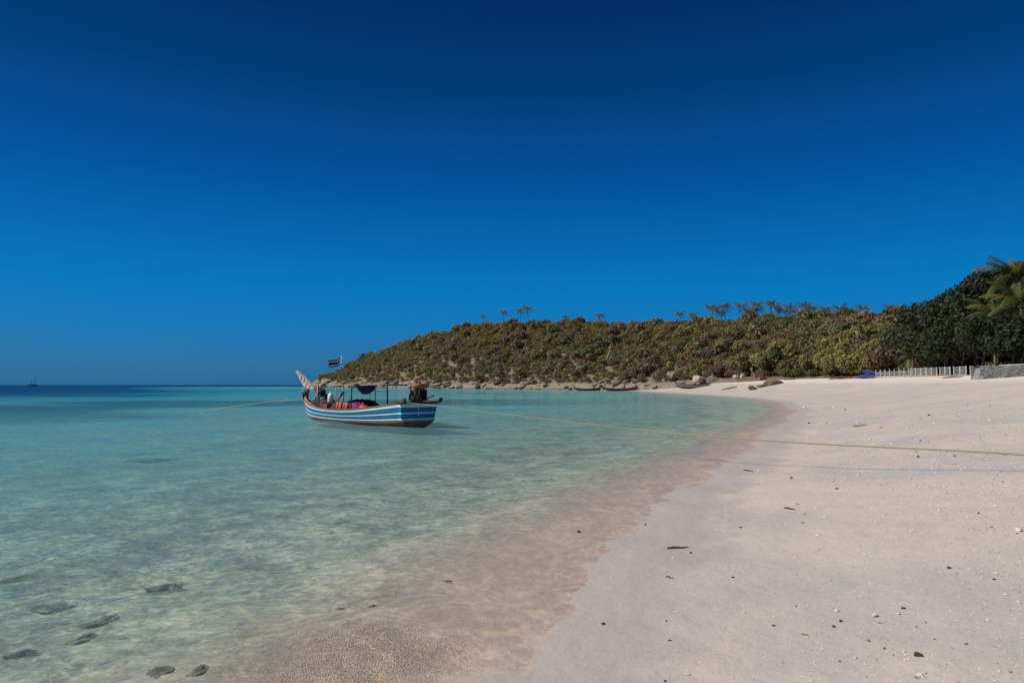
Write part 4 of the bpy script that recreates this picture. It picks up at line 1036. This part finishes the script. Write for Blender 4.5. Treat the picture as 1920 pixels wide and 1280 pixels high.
# one long hanging curve through the two sighted points, ending in the sand to the right
ctrl = [A_, Vector(at(1130, 798, 18.6)), B_, C_2, Vector((rE.x, rE.y, ground_at(rE.x, rE.y) + .01))]
def crom(P, n):
    out = []
    for i in range(len(P) - 1):
        p0, p1, p2, p3 = P[max(i - 1, 0)], P[i], P[i + 1], P[min(i + 2, len(P) - 1)]
        for k in range(n):
            t = k / n; out.append(0.5 * ((2 * p1) + (p2 - p0) * t + (2 * p0 - 5 * p1 + 4 * p2 - p3) * t * t + (3 * p1 - p0 - 3 * p2 + p3) * t ** 3))
    return out + [P[-1]]
P = crom(ctrl, 30); o = P[0].copy()
MB().tube([p - o for p in P], .0125, 7).obj('mooring_rope', M_rope, None, True, loc=tuple(o), label='long taut rope from the boat stern across the beach', cat='rope')
MB().tube([p - P[-1] for p in (P[-1] + Vector((0, 0, .35)), P[-1], P[-1] - Vector((0, 0, .3)))], .035, 8).obj('mooring_peg', M_wood, None, True, loc=tuple(P[-1]), label='wooden peg holding the long rope in the sand', cat='peg')
b0 = BM @ Vector((L + .02, .0, .93)); b1 = Vector(at(385, 771, 43)); b2 = Vector(at(330, 774, 44)); b2.z = -.25
P = crom([b0, Vector(at(480, 756, 39)), b1, b2], 16); o = P[0].copy()
MB().tube([p - o for p in P], .024, 6).obj('anchor_rope', M_rope, None, True, loc=tuple(o), label='thin anchor rope running from the bow into the water', cat='rope')
for j, (a, b_) in enumerate([((L - .05, .05, .98), (L - 2.6, .55, .62)), ((L - .3, .1, 1.0), (L - 2.1, .5, .60)), ((L + .03, 0, .95), (L - .75, .22, .86))]):
    MB().tube([a, (Vector(a) + Vector(b_)) / 2 - Vector((0, 0, .04)), b_], .024, 6).obj('bow_line', M_rope, boat, True)

# ================================================================== OTHER BOATS
def small_boat(name, label, u, v, Yd, length, rz, beam, high, paint, rim, zwater=None, extra=None):
    p = at(u, v, Yd); p[2] = max(ground_at(p[0], p[1]), -.12) + (zwater or 0)
    t = thing(name, label, 'boat', tuple(p), (0, 0, rz))
    kx, ky, kz = length / 11, beam / 2.08, high / .9
    def h2(s, t_, side, off=0): x, y, z = hp(s, t_, side, off); return ((x - L / 2) * kx, y * ky, (z + .2) * kz + (0.55 * max(0, s - .75) ** 1.5 * 4 + .25 * max(0, .2 - s) * 3) * kz)
    for sd in (1, -1):
        strake(0, .22, sd, .015, 2, 24, h2).obj('strake', rim, t, True)
        strake(.22, 1.0, sd, 0, 3, 24, h2).obj('strake', paint, t, True)
        strake(1.0, 1.99, sd, 0, 4, 24, h2).obj('bottom_planking', M_darkwood, t, True)
    a, b_ = h2(0, 0, 1), h2(0, .98, 1)
    MB().add([(a[0], a[1], a[2]), (a[0], -a[1], a[2]), (b_[0], -b_[1], b_[2]), (b_[0], b_[1], b_[2]), (a[0] + .05, a[1], a[2]), (a[0] + .05, -a[1], a[2]), (b_[0] + .05, -b_[1], b_[2]), (b_[0] + .05, b_[1], b_[2])], [(0, 1, 2, 3), (7, 6, 5, 4), (0, 4, 5, 1), (3, 2, 6, 7)]).obj('transom_board', paint, t)
    e = h2(1, 0, 1)
    MB().slab([(e[0] - .25, e[2] - .4), (e[0] + .05, e[2] - .1), (e[0] + .55, e[2] + .75), (e[0] + .42, e[2] + .8), (e[0] - .2, e[2] + .1)], -.05, .05).obj('stem_post', M_darkwood, t)
    for s in (.25, .5, .72): MB().box(((L * s - L / 2) * kx, 0, (fS(s) + .1) * kz), (.3, 2 * fB(s) * ky - .1, .05)).obj('thwart', M_wood, t)
    return t, h2
M_greywood = simple('grey_bare_wood', (0.42, 0.37, 0.30), 0.85, 0.25, 4, 0.3)
M_maroon = simple('maroon_hull_paint', (0.16, 0.05, 0.045), 0.7, 0.3, 3, 0.2)
small_boat('wooden_boat', 'grey bare wooden longtail boat pulled up on the far sand', 1297, 728.5, 156, 8.2, math.pi + .12, 1.7, 1.05, M_greywood, M_darkwood)
t, h2 = small_boat('wooden_boat', 'maroon longtail boat with a flat black roof at the far waterline', 1161, 731.5, 189, 9.6, math.pi - .05, 1.7, .9, M_maroon, M_wood)
for x in (-1.5, 1.5, 4.0):
    for y in (-.7, .7): MB().tube([(x, y, .6), (x, y, 2.0)], .05, 6).obj('canopy_post', M_iron, t, True)
MB().box((1.2, 0, 2.05), (6.0, 1.7, .16)).obj('roof', M_rubber, t)
MB().box((-2.2, 0, 1.95), (1.0, 1.5, .14)).obj('roof_sheet', M_jug, t)
small_boat('wooden_boat', 'dark brown low boat left of the black-roofed one at the far waterline', 1101, 730.5, 203, 8.0, math.pi + .03, 1.6, .8, M_darkwood, M_wood)
link('mooring_buoy', MB().blob((0, 0, 0), (.22, .22, .25), 1, .02, 10, 8).mesh('mooring_buoy', True), M_jug, None, tuple(at(1193, 731, 195)), label='small white round buoy right of the black-roofed boat', cat='buoy')

# sailing vessels far out
M_farhull = simple('far_hull', (0.05, 0.045, 0.05), 0.6); M_farmast = simple('far_mast', (0.22, 0.14, 0.10), 0.7)
def yacht(u, Yd, Lh, masts, label, hm, wm=None):
    p = ((u - 960) / F * Yd, Yd, 0); t = thing('sailing_boat', label, 'sailing boat', p, (0, 0, .15))
    B = MB(); n_ = 9; V, Fs = [], []
    for k in range(n_):
        s = k / (n_ - 1); w = Lh * .13 * (1 - abs(2 * s - .9) ** 2.5 * .8); zt_ = Lh * (.07 + .05 * (2 * s - 1) ** 2)
        V += [((s - .5) * Lh, -w * .6, -.4), ((s - .5) * Lh * 1.04, -w, zt_), ((s - .5) * Lh * 1.04, w, zt_), ((s - .5) * Lh, w * .6, -.4)]
    for i in range(n_ - 1): Fs += [(i * 4 + k, i * 4 + (k + 1) % 4, i * 4 + 4 + (k + 1) % 4, i * 4 + 4 + k) for k in range(4)]
    B.add(V, Fs + [(0, 3, 2, 1), tuple((n_ - 1) * 4 + q for q in range(4))]).obj('hull', wm or M_farhull, t)
    MB().box((0, 0, Lh * .1), (Lh * .35, Lh * .12, Lh * .06)).obj('cabin', wm or M_farmast, t)
    for m_, h_ in masts:
        MB().tube([(m_ * Lh, 0, 0), (m_ * Lh, 0, h_)], [.28, .12], 6).obj('mast', M_farmast, t, True)
        MB().tube([(m_ * Lh, 0, h_ * .3), (m_ * Lh - Lh * .22, 0, h_ * .34)], .18, 5).obj('boom', M_farmast, t, True)
    MB().tube([(Lh * .5, 0, Lh * .1), (Lh * .68, 0, Lh * .17)], .2, 5).obj('bowsprit', M_farmast, t, True)
yacht(64, 1300, 17, [(-.2, 16), (.2, 20)], 'dark two-masted sailing ship on the horizon at far left', 0)
yacht(37, 1500, 6, [(0, 8)], 'tiny white boat on the horizon left of the sailing ship', 0, M_jug)

# ================================================================== FENCE, WALL AND THINGS AT THE BACK OF THE BEACH
M_fence = simple('shaded_weathered_fence_paint', (0.46, 0.48, 0.50), 0.7, 0.25, 1.2, 0.1, dirt=(0.28, 0.27, 0.26))  # white paint toned grey-blue: tree shade put into its base colour, plus dirt
def fence(ua, Ya, ub, Yb, nposts, label, rails=4, v_a=None):
    a, b_ = Vector((*uY(ua, Ya), 0)), Vector((*uY(ub, Yb), 0))
    a.z, b_.z = ground_at(a.x, a.y), ground_at(b_.x, b_.y)
    t = thing('post_and_rail_fence', label, 'fence', tuple(a)); d = b_ - a
    for k in range(nposts):
        p = d * (k / (nposts - 1)); g = ground_at(a.x + p.x, a.y + p.y) - a.z
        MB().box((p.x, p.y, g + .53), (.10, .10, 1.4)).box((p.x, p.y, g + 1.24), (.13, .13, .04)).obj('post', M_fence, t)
    for r_ in range(rails):
        z = .28 + .28 * r_
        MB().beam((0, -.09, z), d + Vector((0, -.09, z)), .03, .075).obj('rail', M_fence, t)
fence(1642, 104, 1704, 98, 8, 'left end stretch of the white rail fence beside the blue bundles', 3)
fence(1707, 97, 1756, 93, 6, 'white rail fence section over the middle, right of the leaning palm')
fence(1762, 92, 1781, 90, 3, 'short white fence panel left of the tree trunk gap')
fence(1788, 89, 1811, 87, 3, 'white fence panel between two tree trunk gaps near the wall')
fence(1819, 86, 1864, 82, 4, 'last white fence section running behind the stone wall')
# rubble wall
def wall_material():
    m, n, l, b = mat('rubble_wall')
    g = n.new('ShaderNodeNewGeometry'); P = g.outputs['Position']
    vo = node(n, 'ShaderNodeTexVoronoi', Scale=6.5); l.new(P, vo.inputs['Vector'])
    ve = node(n, 'ShaderNodeTexVoronoi', Scale=6.5, feature='DISTANCE_TO_EDGE'); l.new(P, ve.inputs['Vector'])
    hs = n.new('ShaderNodeSeparateColor'); l.new(vo.outputs['Color'], hs.inputs[0])
    col = ramp(n, l, hs.outputs[0], [(0.0, (0.27, 0.26, 0.25)), (0.5, (0.34, 0.325, 0.31)), (1.0, (0.46, 0.44, 0.42))]).outputs['Color']
    jt = ramp(n, l, ve.outputs['Distance'], [(0.02, (0, 0, 0)), (0.09, (1, 1, 1))])
    l.new(mixc(n, l, jt.outputs['Color'], (0.20, 0.19, 0.18), col), b.inputs['Base Color']); b.inputs['Roughness'].default_value = .95
    bp = node(n, 'ShaderNodeBump', Strength=1.0, Distance=0.08); l.new(jt.outputs['Color'], bp.inputs['Height']); l.new(bp.outputs['Normal'], b.inputs['Normal'])
    return m
M_wall = wall_material()
wa, wb = np.array(uY(1829, 61)), np.array(uY(2320, 57))
t = thing('stone_wall', 'grey rubble stone retaining wall at the top of the beach, right', 'wall', (wa[0], wa[1], 1.6))
V, Fs = [], []; nW = 40
for i in range(nW + 1):
    f = i / nW; x, y = wa * (1 - f) + wb * f
    for k in range(7):
        h_ = k / 6; jx = 0.12 * vnoise(np.array([f * 160.0]), np.array([k * 3.1]))[0]
        zz = 1.6 + 1.78 * h_
        sh = .75 * h_ if i == 0 else 0
        V.append((x - wa[0] + sh, y - wa[1] + .28 * h_ + jx, zz - 1.6 + (0.05 * jx)))
    V.append((x - wa[0] + (.75 if i == 0 else 0), y - wa[1] + 1.1, 1.76)); V.append((x - wa[0], y - wa[1] + 1.1, -.4))
m9 = 9
for i in range(nW):
    for k in range(m9 - 1): Fs.append((i * m9 + k, (i + 1) * m9 + k, (i + 1) * m9 + k + 1, i * m9 + k + 1))
Fs += [tuple(range(m9))[::-1], tuple(nW * m9 + k for k in range(m9))]
MB().add(V, Fs).obj('masonry', M_wall, t)
# raised garden behind the wall, under the trees
V, nT = [], 8
for i in range(25):
    u = 1838 + 560 * i / 24
    for k in range(nT):
        yy = float(np.interp(u, [1829, 2320], [61, 57])) + 1.0 + (0, 2, 5, 10, 16, 24, 34, 46)[k]
        xx = (u - 960) / F * yy; V.append((xx, yy, ground_at(xx, yy) + .02 + .28 * min(1, i / 2) * max(0, 1 - k / 5)))
MB().add(V, [(i * nT + k, i * nT + nT + k, i * nT + nT + 1 + k, i * nT + k + 1) for i in range(24) for k in range(nT - 1)]).obj('terrace', simple('leaf_litter', (0.13, 0.10, 0.07), 0.95, 0.4, 1.5, 0.4), None, True, kind='structure')
p = at(1873, 685.5, 62.2); q = at(1990, 683.0, 60.5)
link('driftwood_log', MB().tube([(0, 0, 0), (Vector(q - p) * .5) + Vector((0, 0, .04)), Vector(q - p)], [.07, .11, .12], 8).mesh('driftwood_log', True), M_palebark, None, (p[0], p[1], p[2]), label='pale log lying along the top of the stone wall', cat='log')
p = at(1857, 687, 62.4); t = thing('leafy_plant', 'yellow-green leafy plant growing on top of the stone wall', 'plant', tuple(p))
for k in range(16):
    a = k * 2.4; e = .3 + .5 * ((k * 7) % 5) / 5
    MB().add([(0, 0, 0), (math.cos(a) * .2 - math.sin(a) * .05, math.sin(a) * .2 + math.cos(a) * .05, e * .5), (math.cos(a) * .45, math.sin(a) * .45, e * .72), (math.cos(a) * .2 + math.sin(a) * .05, math.sin(a) * .2 - math.cos(a) * .05, e * .48)], [(0, 1, 2, 3)]).obj('leaf', M_plant if k else globals().setdefault('M_plant', simple('plant_leaf', (0.24, 0.26, 0.06), 0.6)), t)
# blue bundles with rows of white eyelets
M_bundle = simple('blue_plastic', (0.008, 0.07, 0.38), 0.4, 0.2, 3, 0.2)
for (u, v, Yd, ln, hh_, tilt, lb) in [(1624, 710, 107, 3.1, .62, 0.02, 'lower blue plastic bundle lying on the sand by the fence'), (1633, 702, 107.6, 2.9, .60, .22, 'upper blue plastic bundle tilted on top of the lower one')]:
    p = at(u, v, Yd); t = thing('plastic_bundle', lb, 'bundle', tuple(p), (0, tilt, 0.1))
    V, Fs = [], []
    for i in range(17):
        xx = -ln / 2 + ln * i / 16; rr_ = (1 - abs(2 * i / 16 - 1) ** 2.6) ** .5
        for k in range(10): a = 2 * math.pi * k / 10; V.append((xx, .55 * rr_ * math.cos(a), hh_ * .5 + hh_ * .5 * rr_ * math.sin(a)))
    for i in range(16):
        for k in range(10): k2 = (k + 1) % 10; Fs.append((i * 10 + k, i * 10 + k2, i * 10 + 10 + k2, i * 10 + 10 + k))
    MB().add(V, Fs).obj('body', M_bundle, t, True)
    for k in range(9):
        for r_ in range(2):
            xx = -ln * .36 + ln * .09 * k; a = math.radians(-150 + 45 * r_) ; rr_ = (1 - abs(2 * xx / ln) ** 2.6) ** .5
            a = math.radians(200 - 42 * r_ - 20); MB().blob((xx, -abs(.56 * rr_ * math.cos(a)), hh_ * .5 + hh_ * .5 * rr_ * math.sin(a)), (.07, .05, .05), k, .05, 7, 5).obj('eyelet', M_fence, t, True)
# pile of dry fronds
p = at(1594, 711, 116); t = thing('frond_pile', 'brown pile of dry palm fronds at the beach edge left of the blue bundles', 'pile', tuple(p))
fm = frond_kinds[5]
dryf = []
for k in range(3):
    v, c_ = frond_arrays(np.random.RandomState(640 + k), 2.6, .5, .25, 18, .03, (0.22, 0.115, 0.065)); me = mesh_np('dry_frond', v, np.arange(len(v)).reshape(-1, 4)); vcol(me, 'tint', c_); me.materials.append(M_leaf); dryf.append(me)
rgp = random.Random(3)
for k in range(40): link('dry_frond', dryf[k % 3], None, t, (rgp.uniform(-2.6, 2.6), rgp.uniform(-.8, .8), .05 + .55 * rgp.random()), (rgp.uniform(-.6, .6), rgp.uniform(-.1, .35), rgp.uniform(0, 6.28)), (rgp.uniform(.5, .9),) * 3, color=(1, 1, 1))
p = at(1430, 713, 150); link('orange_crate', MB().box((0, 0, .35), (1.6, .9, .7)).box((0, -.47, .35), (1.5, .04, .08)).box((0, -.47, .6), (1.5, .04, .08)).mesh('orange_crate'), M_orange, None, tuple(p), label='faded orange box behind the big domed rock', cat='box')
for j, (ua, va, ub, vb, Yd, r_, m_, lb) in enumerate([(1768, 710, 1806, 702.5, 74, .07, M_darkwood, 'dark pole lying slanted on the sand before the fence'), (1352, 727, 1382, 725.5, 128, .16, M_greywood, 'grey driftwood log lying on the far sand'), (1556, 711.5, 1580, 710.5, 120, .1, M_wood, 'brown branch at the foot of the bushes')]):
    a, b_ = Vector(at(ua, va, Yd)), Vector(at(ub, vb, Yd + 1.0))
    for q_ in (a, b_): q_.z = ground_at(q_.x, q_.y) + r_ * .6
    link('driftwood_log', MB().tube([(0, 0, 0), (b_ - a) * .5 + Vector((0, .1, .03)), b_ - a], [r_, r_ * 1.1, r_ * .5], 7).mesh('driftwood_log', True), m_, None, tuple(a), label=lb, cat='log')

# ================================================================== SUBMERGED ROCKS
M_wetrock = rock_material('weedy_rock', (0.13, 0.115, 0.07), (0.32, 0.28, 0.18), (0.66, 0.60, 0.46), 9.0)
for n_ in M_wetrock.node_tree.nodes:
    if n_.type == 'MAP_RANGE': n_.inputs['From Min'].default_value, n_.inputs['From Max'].default_value = -3.0, -4.0
_n, _l = M_wetrock.node_tree.nodes, M_wetrock.node_tree.links
_b = _n['Principled BSDF']; _src = _b.inputs['Base Color'].links[0].from_socket
_tc = _n.new('ShaderNodeTexCoord'); _mp = _n.new('ShaderNodeMapping'); _mp.inputs['Scale'].default_value = (1, 1, 0); _l.new(_tc.outputs['Object'], _mp.inputs['Vector'])
_ln = _n.new('ShaderNodeVectorMath'); _ln.operation = 'LENGTH'; _l.new(_mp.outputs['Vector'], _ln.inputs[0])
_nz = noise_n(_n, _l, 2.5, 4, _tc.outputs['Object'], 0.65)
_r = ramp(_n, _l, math_n(_n, _l, 'ADD', _ln.outputs['Value'], math_n(_n, _l, 'MULTIPLY', math_n(_n, _l, 'SUBTRACT', _nz.outputs['Fac'], 0.5), 1.1)), [(0.25, (0, 0, 0)), (0.75, (1, 1, 1))])
_l.new(mixc(_n, _l, _r.outputs['Color'], _src, (0.44, 0.39, 0.30)), _b.inputs['Base Color'])
wrocks = [rock_mesh(800 + k, 4, 1.3, 'submerged_rock') for k in range(5)]
for r_ in wrocks: r_.materials.append(M_wetrock)
sub = [(312, 1099, 72, .9, 'mottled pale-edged rock under the water, nearest to mid-left'), (195, 1158, 62, 1.0, 'brownish rock under the water near the lower left corner'), (100, 1136, 80, .55, 'flat grey rock under the water left of the brownish rock'), (28, 1080, 66, .6, 'dark long rock under the water at the left edge'), (300, 1256, 60, .7, 'dark weedy rock under the water at the bottom edge'),
       (42, 1222, 60, .6, 'weedy rock under the water in the lower left corner'), (160, 1190, 50, .7, 'greenish low rock below the brownish rock'), (290, 858, 95, .5, 'dark reef patch under the water left of the boat'), (620, 994, 16, .9, 'single small dark stone under the water'),
       (840, 1085, 22, .8, 'small dark stone near the swash'), (700, 1130, 20, .8, 'small dark stone in the clear shallows'), (375, 1250, 46, .6, 'brown stone under the water near the bottom edge'), (640, 1135, 18, .9, 'smaller of two stones in the clear shallows')]
for j, (u, v, w, br, lb) in enumerate(sub):
    p = on_ground(u, v + 6); w_ = w / F * p[1] * .5
    link('submerged_rock', wrocks[j % 5], None, None, (p[0], p[1], p[2] - w_ * .07), (.1, .05, j * 1.3), (w_ * 1.1, w_ * .8, min(w_ * .26, .04 + .35 * max(.02, -p[2]))), lb, 'rock', 'rocks lying under the clear water', color=(br, br, br * .95))

# ================================================================== THINGS ON THE SAND
M_pebble = simple('dark_pebble', (0.05, 0.042, 0.035), 0.7, 0.4, 20, 0.4)
M_coral = simple('bleached_coral', (0.74, 0.68, 0.60), 0.8, 0.15, 20, 0.5)
M_coral2 = simple('tan_coral', (0.46, 0.35, 0.25), 0.85, 0.3, 20, 0.6)
M_weed = simple('dried_weed', (0.09, 0.075, 0.03), 0.8, 0.5, 20, 0.5)
M_twig = simple('drift_twig', (0.085, 0.055, 0.04), 0.85, 0.3, 20, 0.4)
pebs = [rock_mesh(900 + k, 2, .5, 'pebble') for k in range(4)]
def sand_piece(name, me, m_, u, v, w, label, cat, hk=.55, rz=0, group=None, asp=1.0):
    p = on_ground(u, v); w_ = w / F * p[1] / 2
    o = link(name, me, m_, None, (p[0], p[1], p[2] + w_ * hk * .45), (0, 0, rz), (w_, w_ * asp, w_ * hk), label, cat, group)
    o.material_slots[0].link = 'OBJECT'; o.material_slots[0].material = m_
    return o
for me in pebs: me.materials.append(M_pebble)
singles = [('pebble', M_pebble, 1779, 1066, 11, 'black pebble right of centre on the wet grey sand', 'pebble'), ('pebble', M_pebble, 1576, 1165, 10, 'black pebble left of the white long shell', 'pebble'), ('coral_lump', M_coral2, 1627, 1201, 16, 'brown knobbly coral lump in the foreground sand', 'coral'),
           ('weed_clump', M_weed, 1722, 1230, 20, 'dark green dried weed clump in the foreground', 'weed'), ('coral_lump', M_coral, 1727, 1268, 24, 'pale cream coral lump at the bottom edge', 'coral'), ('pebble', M_pebble, 1131, 1170, 11, 'dark pebble beside the swash line', 'pebble'),
           ('pebble', M_pebble, 1389, 989, 7, 'small dark pebble above the long twig', 'pebble'), ('pebble', M_pebble, 1374, 1083, 7, 'small black pebble in the middle of the sand', 'pebble'), ('leaf_scrap', M_weed, 1693, 1141, 14, 'curled brown leaf scrap left of the long shell', 'leaf'), ('leaf_scrap', M_weed, 1450, 1173, 11, 'small dark leaf scrap below the middle of the sand', 'leaf'),
           ('leaf_scrap', M_twig, 1256, 1201, 10, 'pair of dark crumbs near the pinkish sand', 'leaf'), ('leaf_scrap', M_twig, 1812, 1207, 10, 'thin dark leaf scrap at lower right', 'leaf'), ('shell', M_coral, 1910, 996, 26, 'large white shell at the right edge', 'shell'), ('shell', M_coral, 1640, 1156, 24, 'long white shell lying on the foreground sand', 'shell'),
           ('shell', M_coral, 1604, 1234, 12, 'small cream shell left of the weed clump', 'shell'), ('coral_lump', M_coral2, 1573, 1240, 12, 'tan coral bit left of the cream shell', 'coral'), ('coral_lump', M_coral2, 1675, 1228, 8, 'tiny tan coral bit beside the weed clump', 'coral'), ('coral_lump', M_coral2, 1894, 1260, 12, 'reddish coral bit in the lower right corner', 'coral'),
           ('shell', M_coral, 1148, 1083, 6, 'lone white shell near the swash line', 'shell'), ('shell', M_coral, 1396, 1148, 10, 'white shell below the middle of the sand', 'shell'), ('shell', M_coral, 1910, 1130, 16, 'pinkish white shell at the right edge', 'shell'), ('pebble', M_pebble, 1295, 1037, 8, 'small stone at the right end of the long twig', 'pebble'),
           ('pebble', M_pebble, 1722, 857, 8, 'dark pebble just under the long rope', 'pebble'), ('pebble', M_pebble, 1569, 917, 8, 'dark pebble below the rope shadow', 'pebble'), ('pebble', M_pebble, 1517, 794, 6, 'dark pebble at the bend of the waterline', 'pebble'), ('pebble', M_pebble, 1742, 779, 7, 'dark pebble far up the beach', 'pebble'), ('pebble', M_pebble, 1585, 769, 6, 'dark pebble on the far beach left of the others', 'pebble'),
           ('pebble', M_pebble, 1790, 855, 6, 'dark pebble above the rope at right', 'pebble'), ('pebble', M_pebble, 1210, 984, 7, 'dark pebble at the swash edge beside the grey wet sand', 'pebble'), ('pebble', M_pebble, 1085, 998, 10, 'dark stone standing in the shallow swash', 'pebble'), ('pebble', M_pebble, 1247, 1277, 8, 'dark pebble at the bottom edge', 'pebble')]
for j, (nm, m_, u, v, w, lb, ct) in enumerate(singles):
    long = 'long' in lb or 'leaf' in nm
    sand_piece(nm, pebs[j % 4], m_, u, v, w * (.62 if m_ in (M_coral, M_coral2) else .85), lb, ct, .35 if nm == 'leaf_scrap' else .6, j * .9 if not long else .1, None, .45 if long else .8)
def stick(u0, v0, u1, v1, r_, label, m_=M_twig):
    a, b_ = Vector(on_ground(u0, v0)), Vector(on_ground(u1, v1)); a.z += r_ * .6; b_.z += r_ * .8
    d = b_ - a; MB().tube([(0, 0, 0), d * .35 + Vector((0, .01, .006)), d * .7 - Vector((0, .008, 0)), d], [r_, r_ * .85, r_ * .7, r_ * .35], 6).tube([d * .3, d * .42 + Vector((0, -.03, .01))], [r_ * .5, r_ * .2], 5).obj('twig', m_, None, True, loc=tuple(a), label=label, cat='twig')
stick(1251, 1029, 1291, 1027, .012, 'long dark twig lying on the sand near the swash')
stick(1248, 1082, 1263, 1084, .005, 'short grey twig below the long one')
stick(1471, 953, 1491, 956, .012, 'brown curled twig on the upper sand')
stick(1395, 882, 1412, 884, .014, 'small dark stick at the edge of the pale sand')
stick(1600, 800, 1628, 797, .02, 'faint grey stick on the far sand')
# bits of bleached coral strewn over the strand
rg = np.random.RandomState(33); nfrag = 0
while nfrag < 260:
    u, v = 1130 + 790 * rg.rand(), 760 + 520 * rg.rand() ** 1.4
    dens = .10 + .9 * math.exp(-((u - 1790) / 120) ** 2 - ((v - 905) / 60) ** 2) + .8 * math.exp(-((u - 1880) / 70) ** 2 - ((v - 1050) / 80) ** 2) + .25 * (u > 1500)
    if rg.rand() > dens: continue
    p = on_ground(u, v)
    if p[2] < .06: continue
    w = (3.5 + 8 * rg.rand() ** 2.2) * np.interp(v, [760, 1280], [.75, 1.25])
    dark = rg.rand() < .09
    if dark: sand_piece('pebble', pebs[rg.randint(4)], M_pebble, u, v, w * .7, 'tiny dark pebble strewn on the sand', 'pebble', .55, rg.rand() * 6, 'pebbles strewn on the sand', .8)
    else: sand_piece('coral_fragment', pebs[rg.randint(4)], M_coral if rg.rand() < .8 else M_coral2, u, v, w, 'small bleached coral fragment strewn on the sand', 'coral', .3, rg.rand() * 6, 'coral fragments strewn on the sand', .7)
    nfrag += 1

# shell grit: flakes too small and too many to count
n_ = 9000; uu_ = 1100 + 860 * rg.rand(n_ * 3); vv_ = 765 + 525 * rg.rand(n_ * 3) ** 1.3
dn = .10 + .9 * np.exp(-((uu_ - 1790) / 150) ** 2 - ((vv_ - 905) / 70) ** 2) + .9 * np.exp(-((uu_ - 1880) / 90) ** 2 - ((vv_ - 1050) / 90) ** 2) + .22 * (uu_ > 1500)
ok = rg.rand(n_ * 3) < dn; uu_, vv_ = uu_[ok][:n_], vv_[ok][:n_]
# rays to the sand, a few fixed-point steps on the height field
zz = np.full(len(uu_), .3); A_u, B_v = (uu_ - 960) / F, (640 - vv_) / F
ry, rz_ = cp - B_v * sp, sp + B_v * cp
for _ in range(12):
    t_ = np.clip((zz - H) / rz_, .5, 200); t_ = np.where(rz_ < -.003, t_, 50); zz = .5 * zz + .5 * np.minimum(ground_z(A_u * t_, ry * t_), 1.6)
gx, gy = A_u * t_, ry * t_; gz_ = ground_z(gx, gy); m2 = (gz_ > .07) & (gy < 60); gx, gy, gz_ = gx[m2], gy[m2], gz_[m2]; nn_ = len(gx)
sz = (.0022 + .006 * rg.rand(nn_) ** 3) * np.clip(gy / 6, .8, 3.0); a_ = rg.rand(nn_) * 6.283
ca, sa = np.cos(a_) * sz, np.sin(a_) * sz; asp = .4 + .6 * rg.rand(nn_); tl = (rg.rand(nn_) - .5) * .8
V_ = np.stack([np.stack([gx + ca, gy + sa, gz_ + .002 + sz * (.4 + tl)], 1), np.stack([gx - sa * asp, gy + ca * asp, gz_ + .002 + sz * .9], 1), np.stack([gx - ca, gy - sa, gz_ + .002 + sz * (.4 - tl)], 1), np.stack([gx + sa * asp, gy - ca * asp, gz_ + .001], 1)], 1).reshape(-1, 3)
link('shell_grit', mesh_np('shell_grit', V_, np.arange(len(V_)).reshape(-1, 4)), M_coral, None, kind='stuff', label='scatter of tiny pale shell grit over the beach', cat='shell grit')
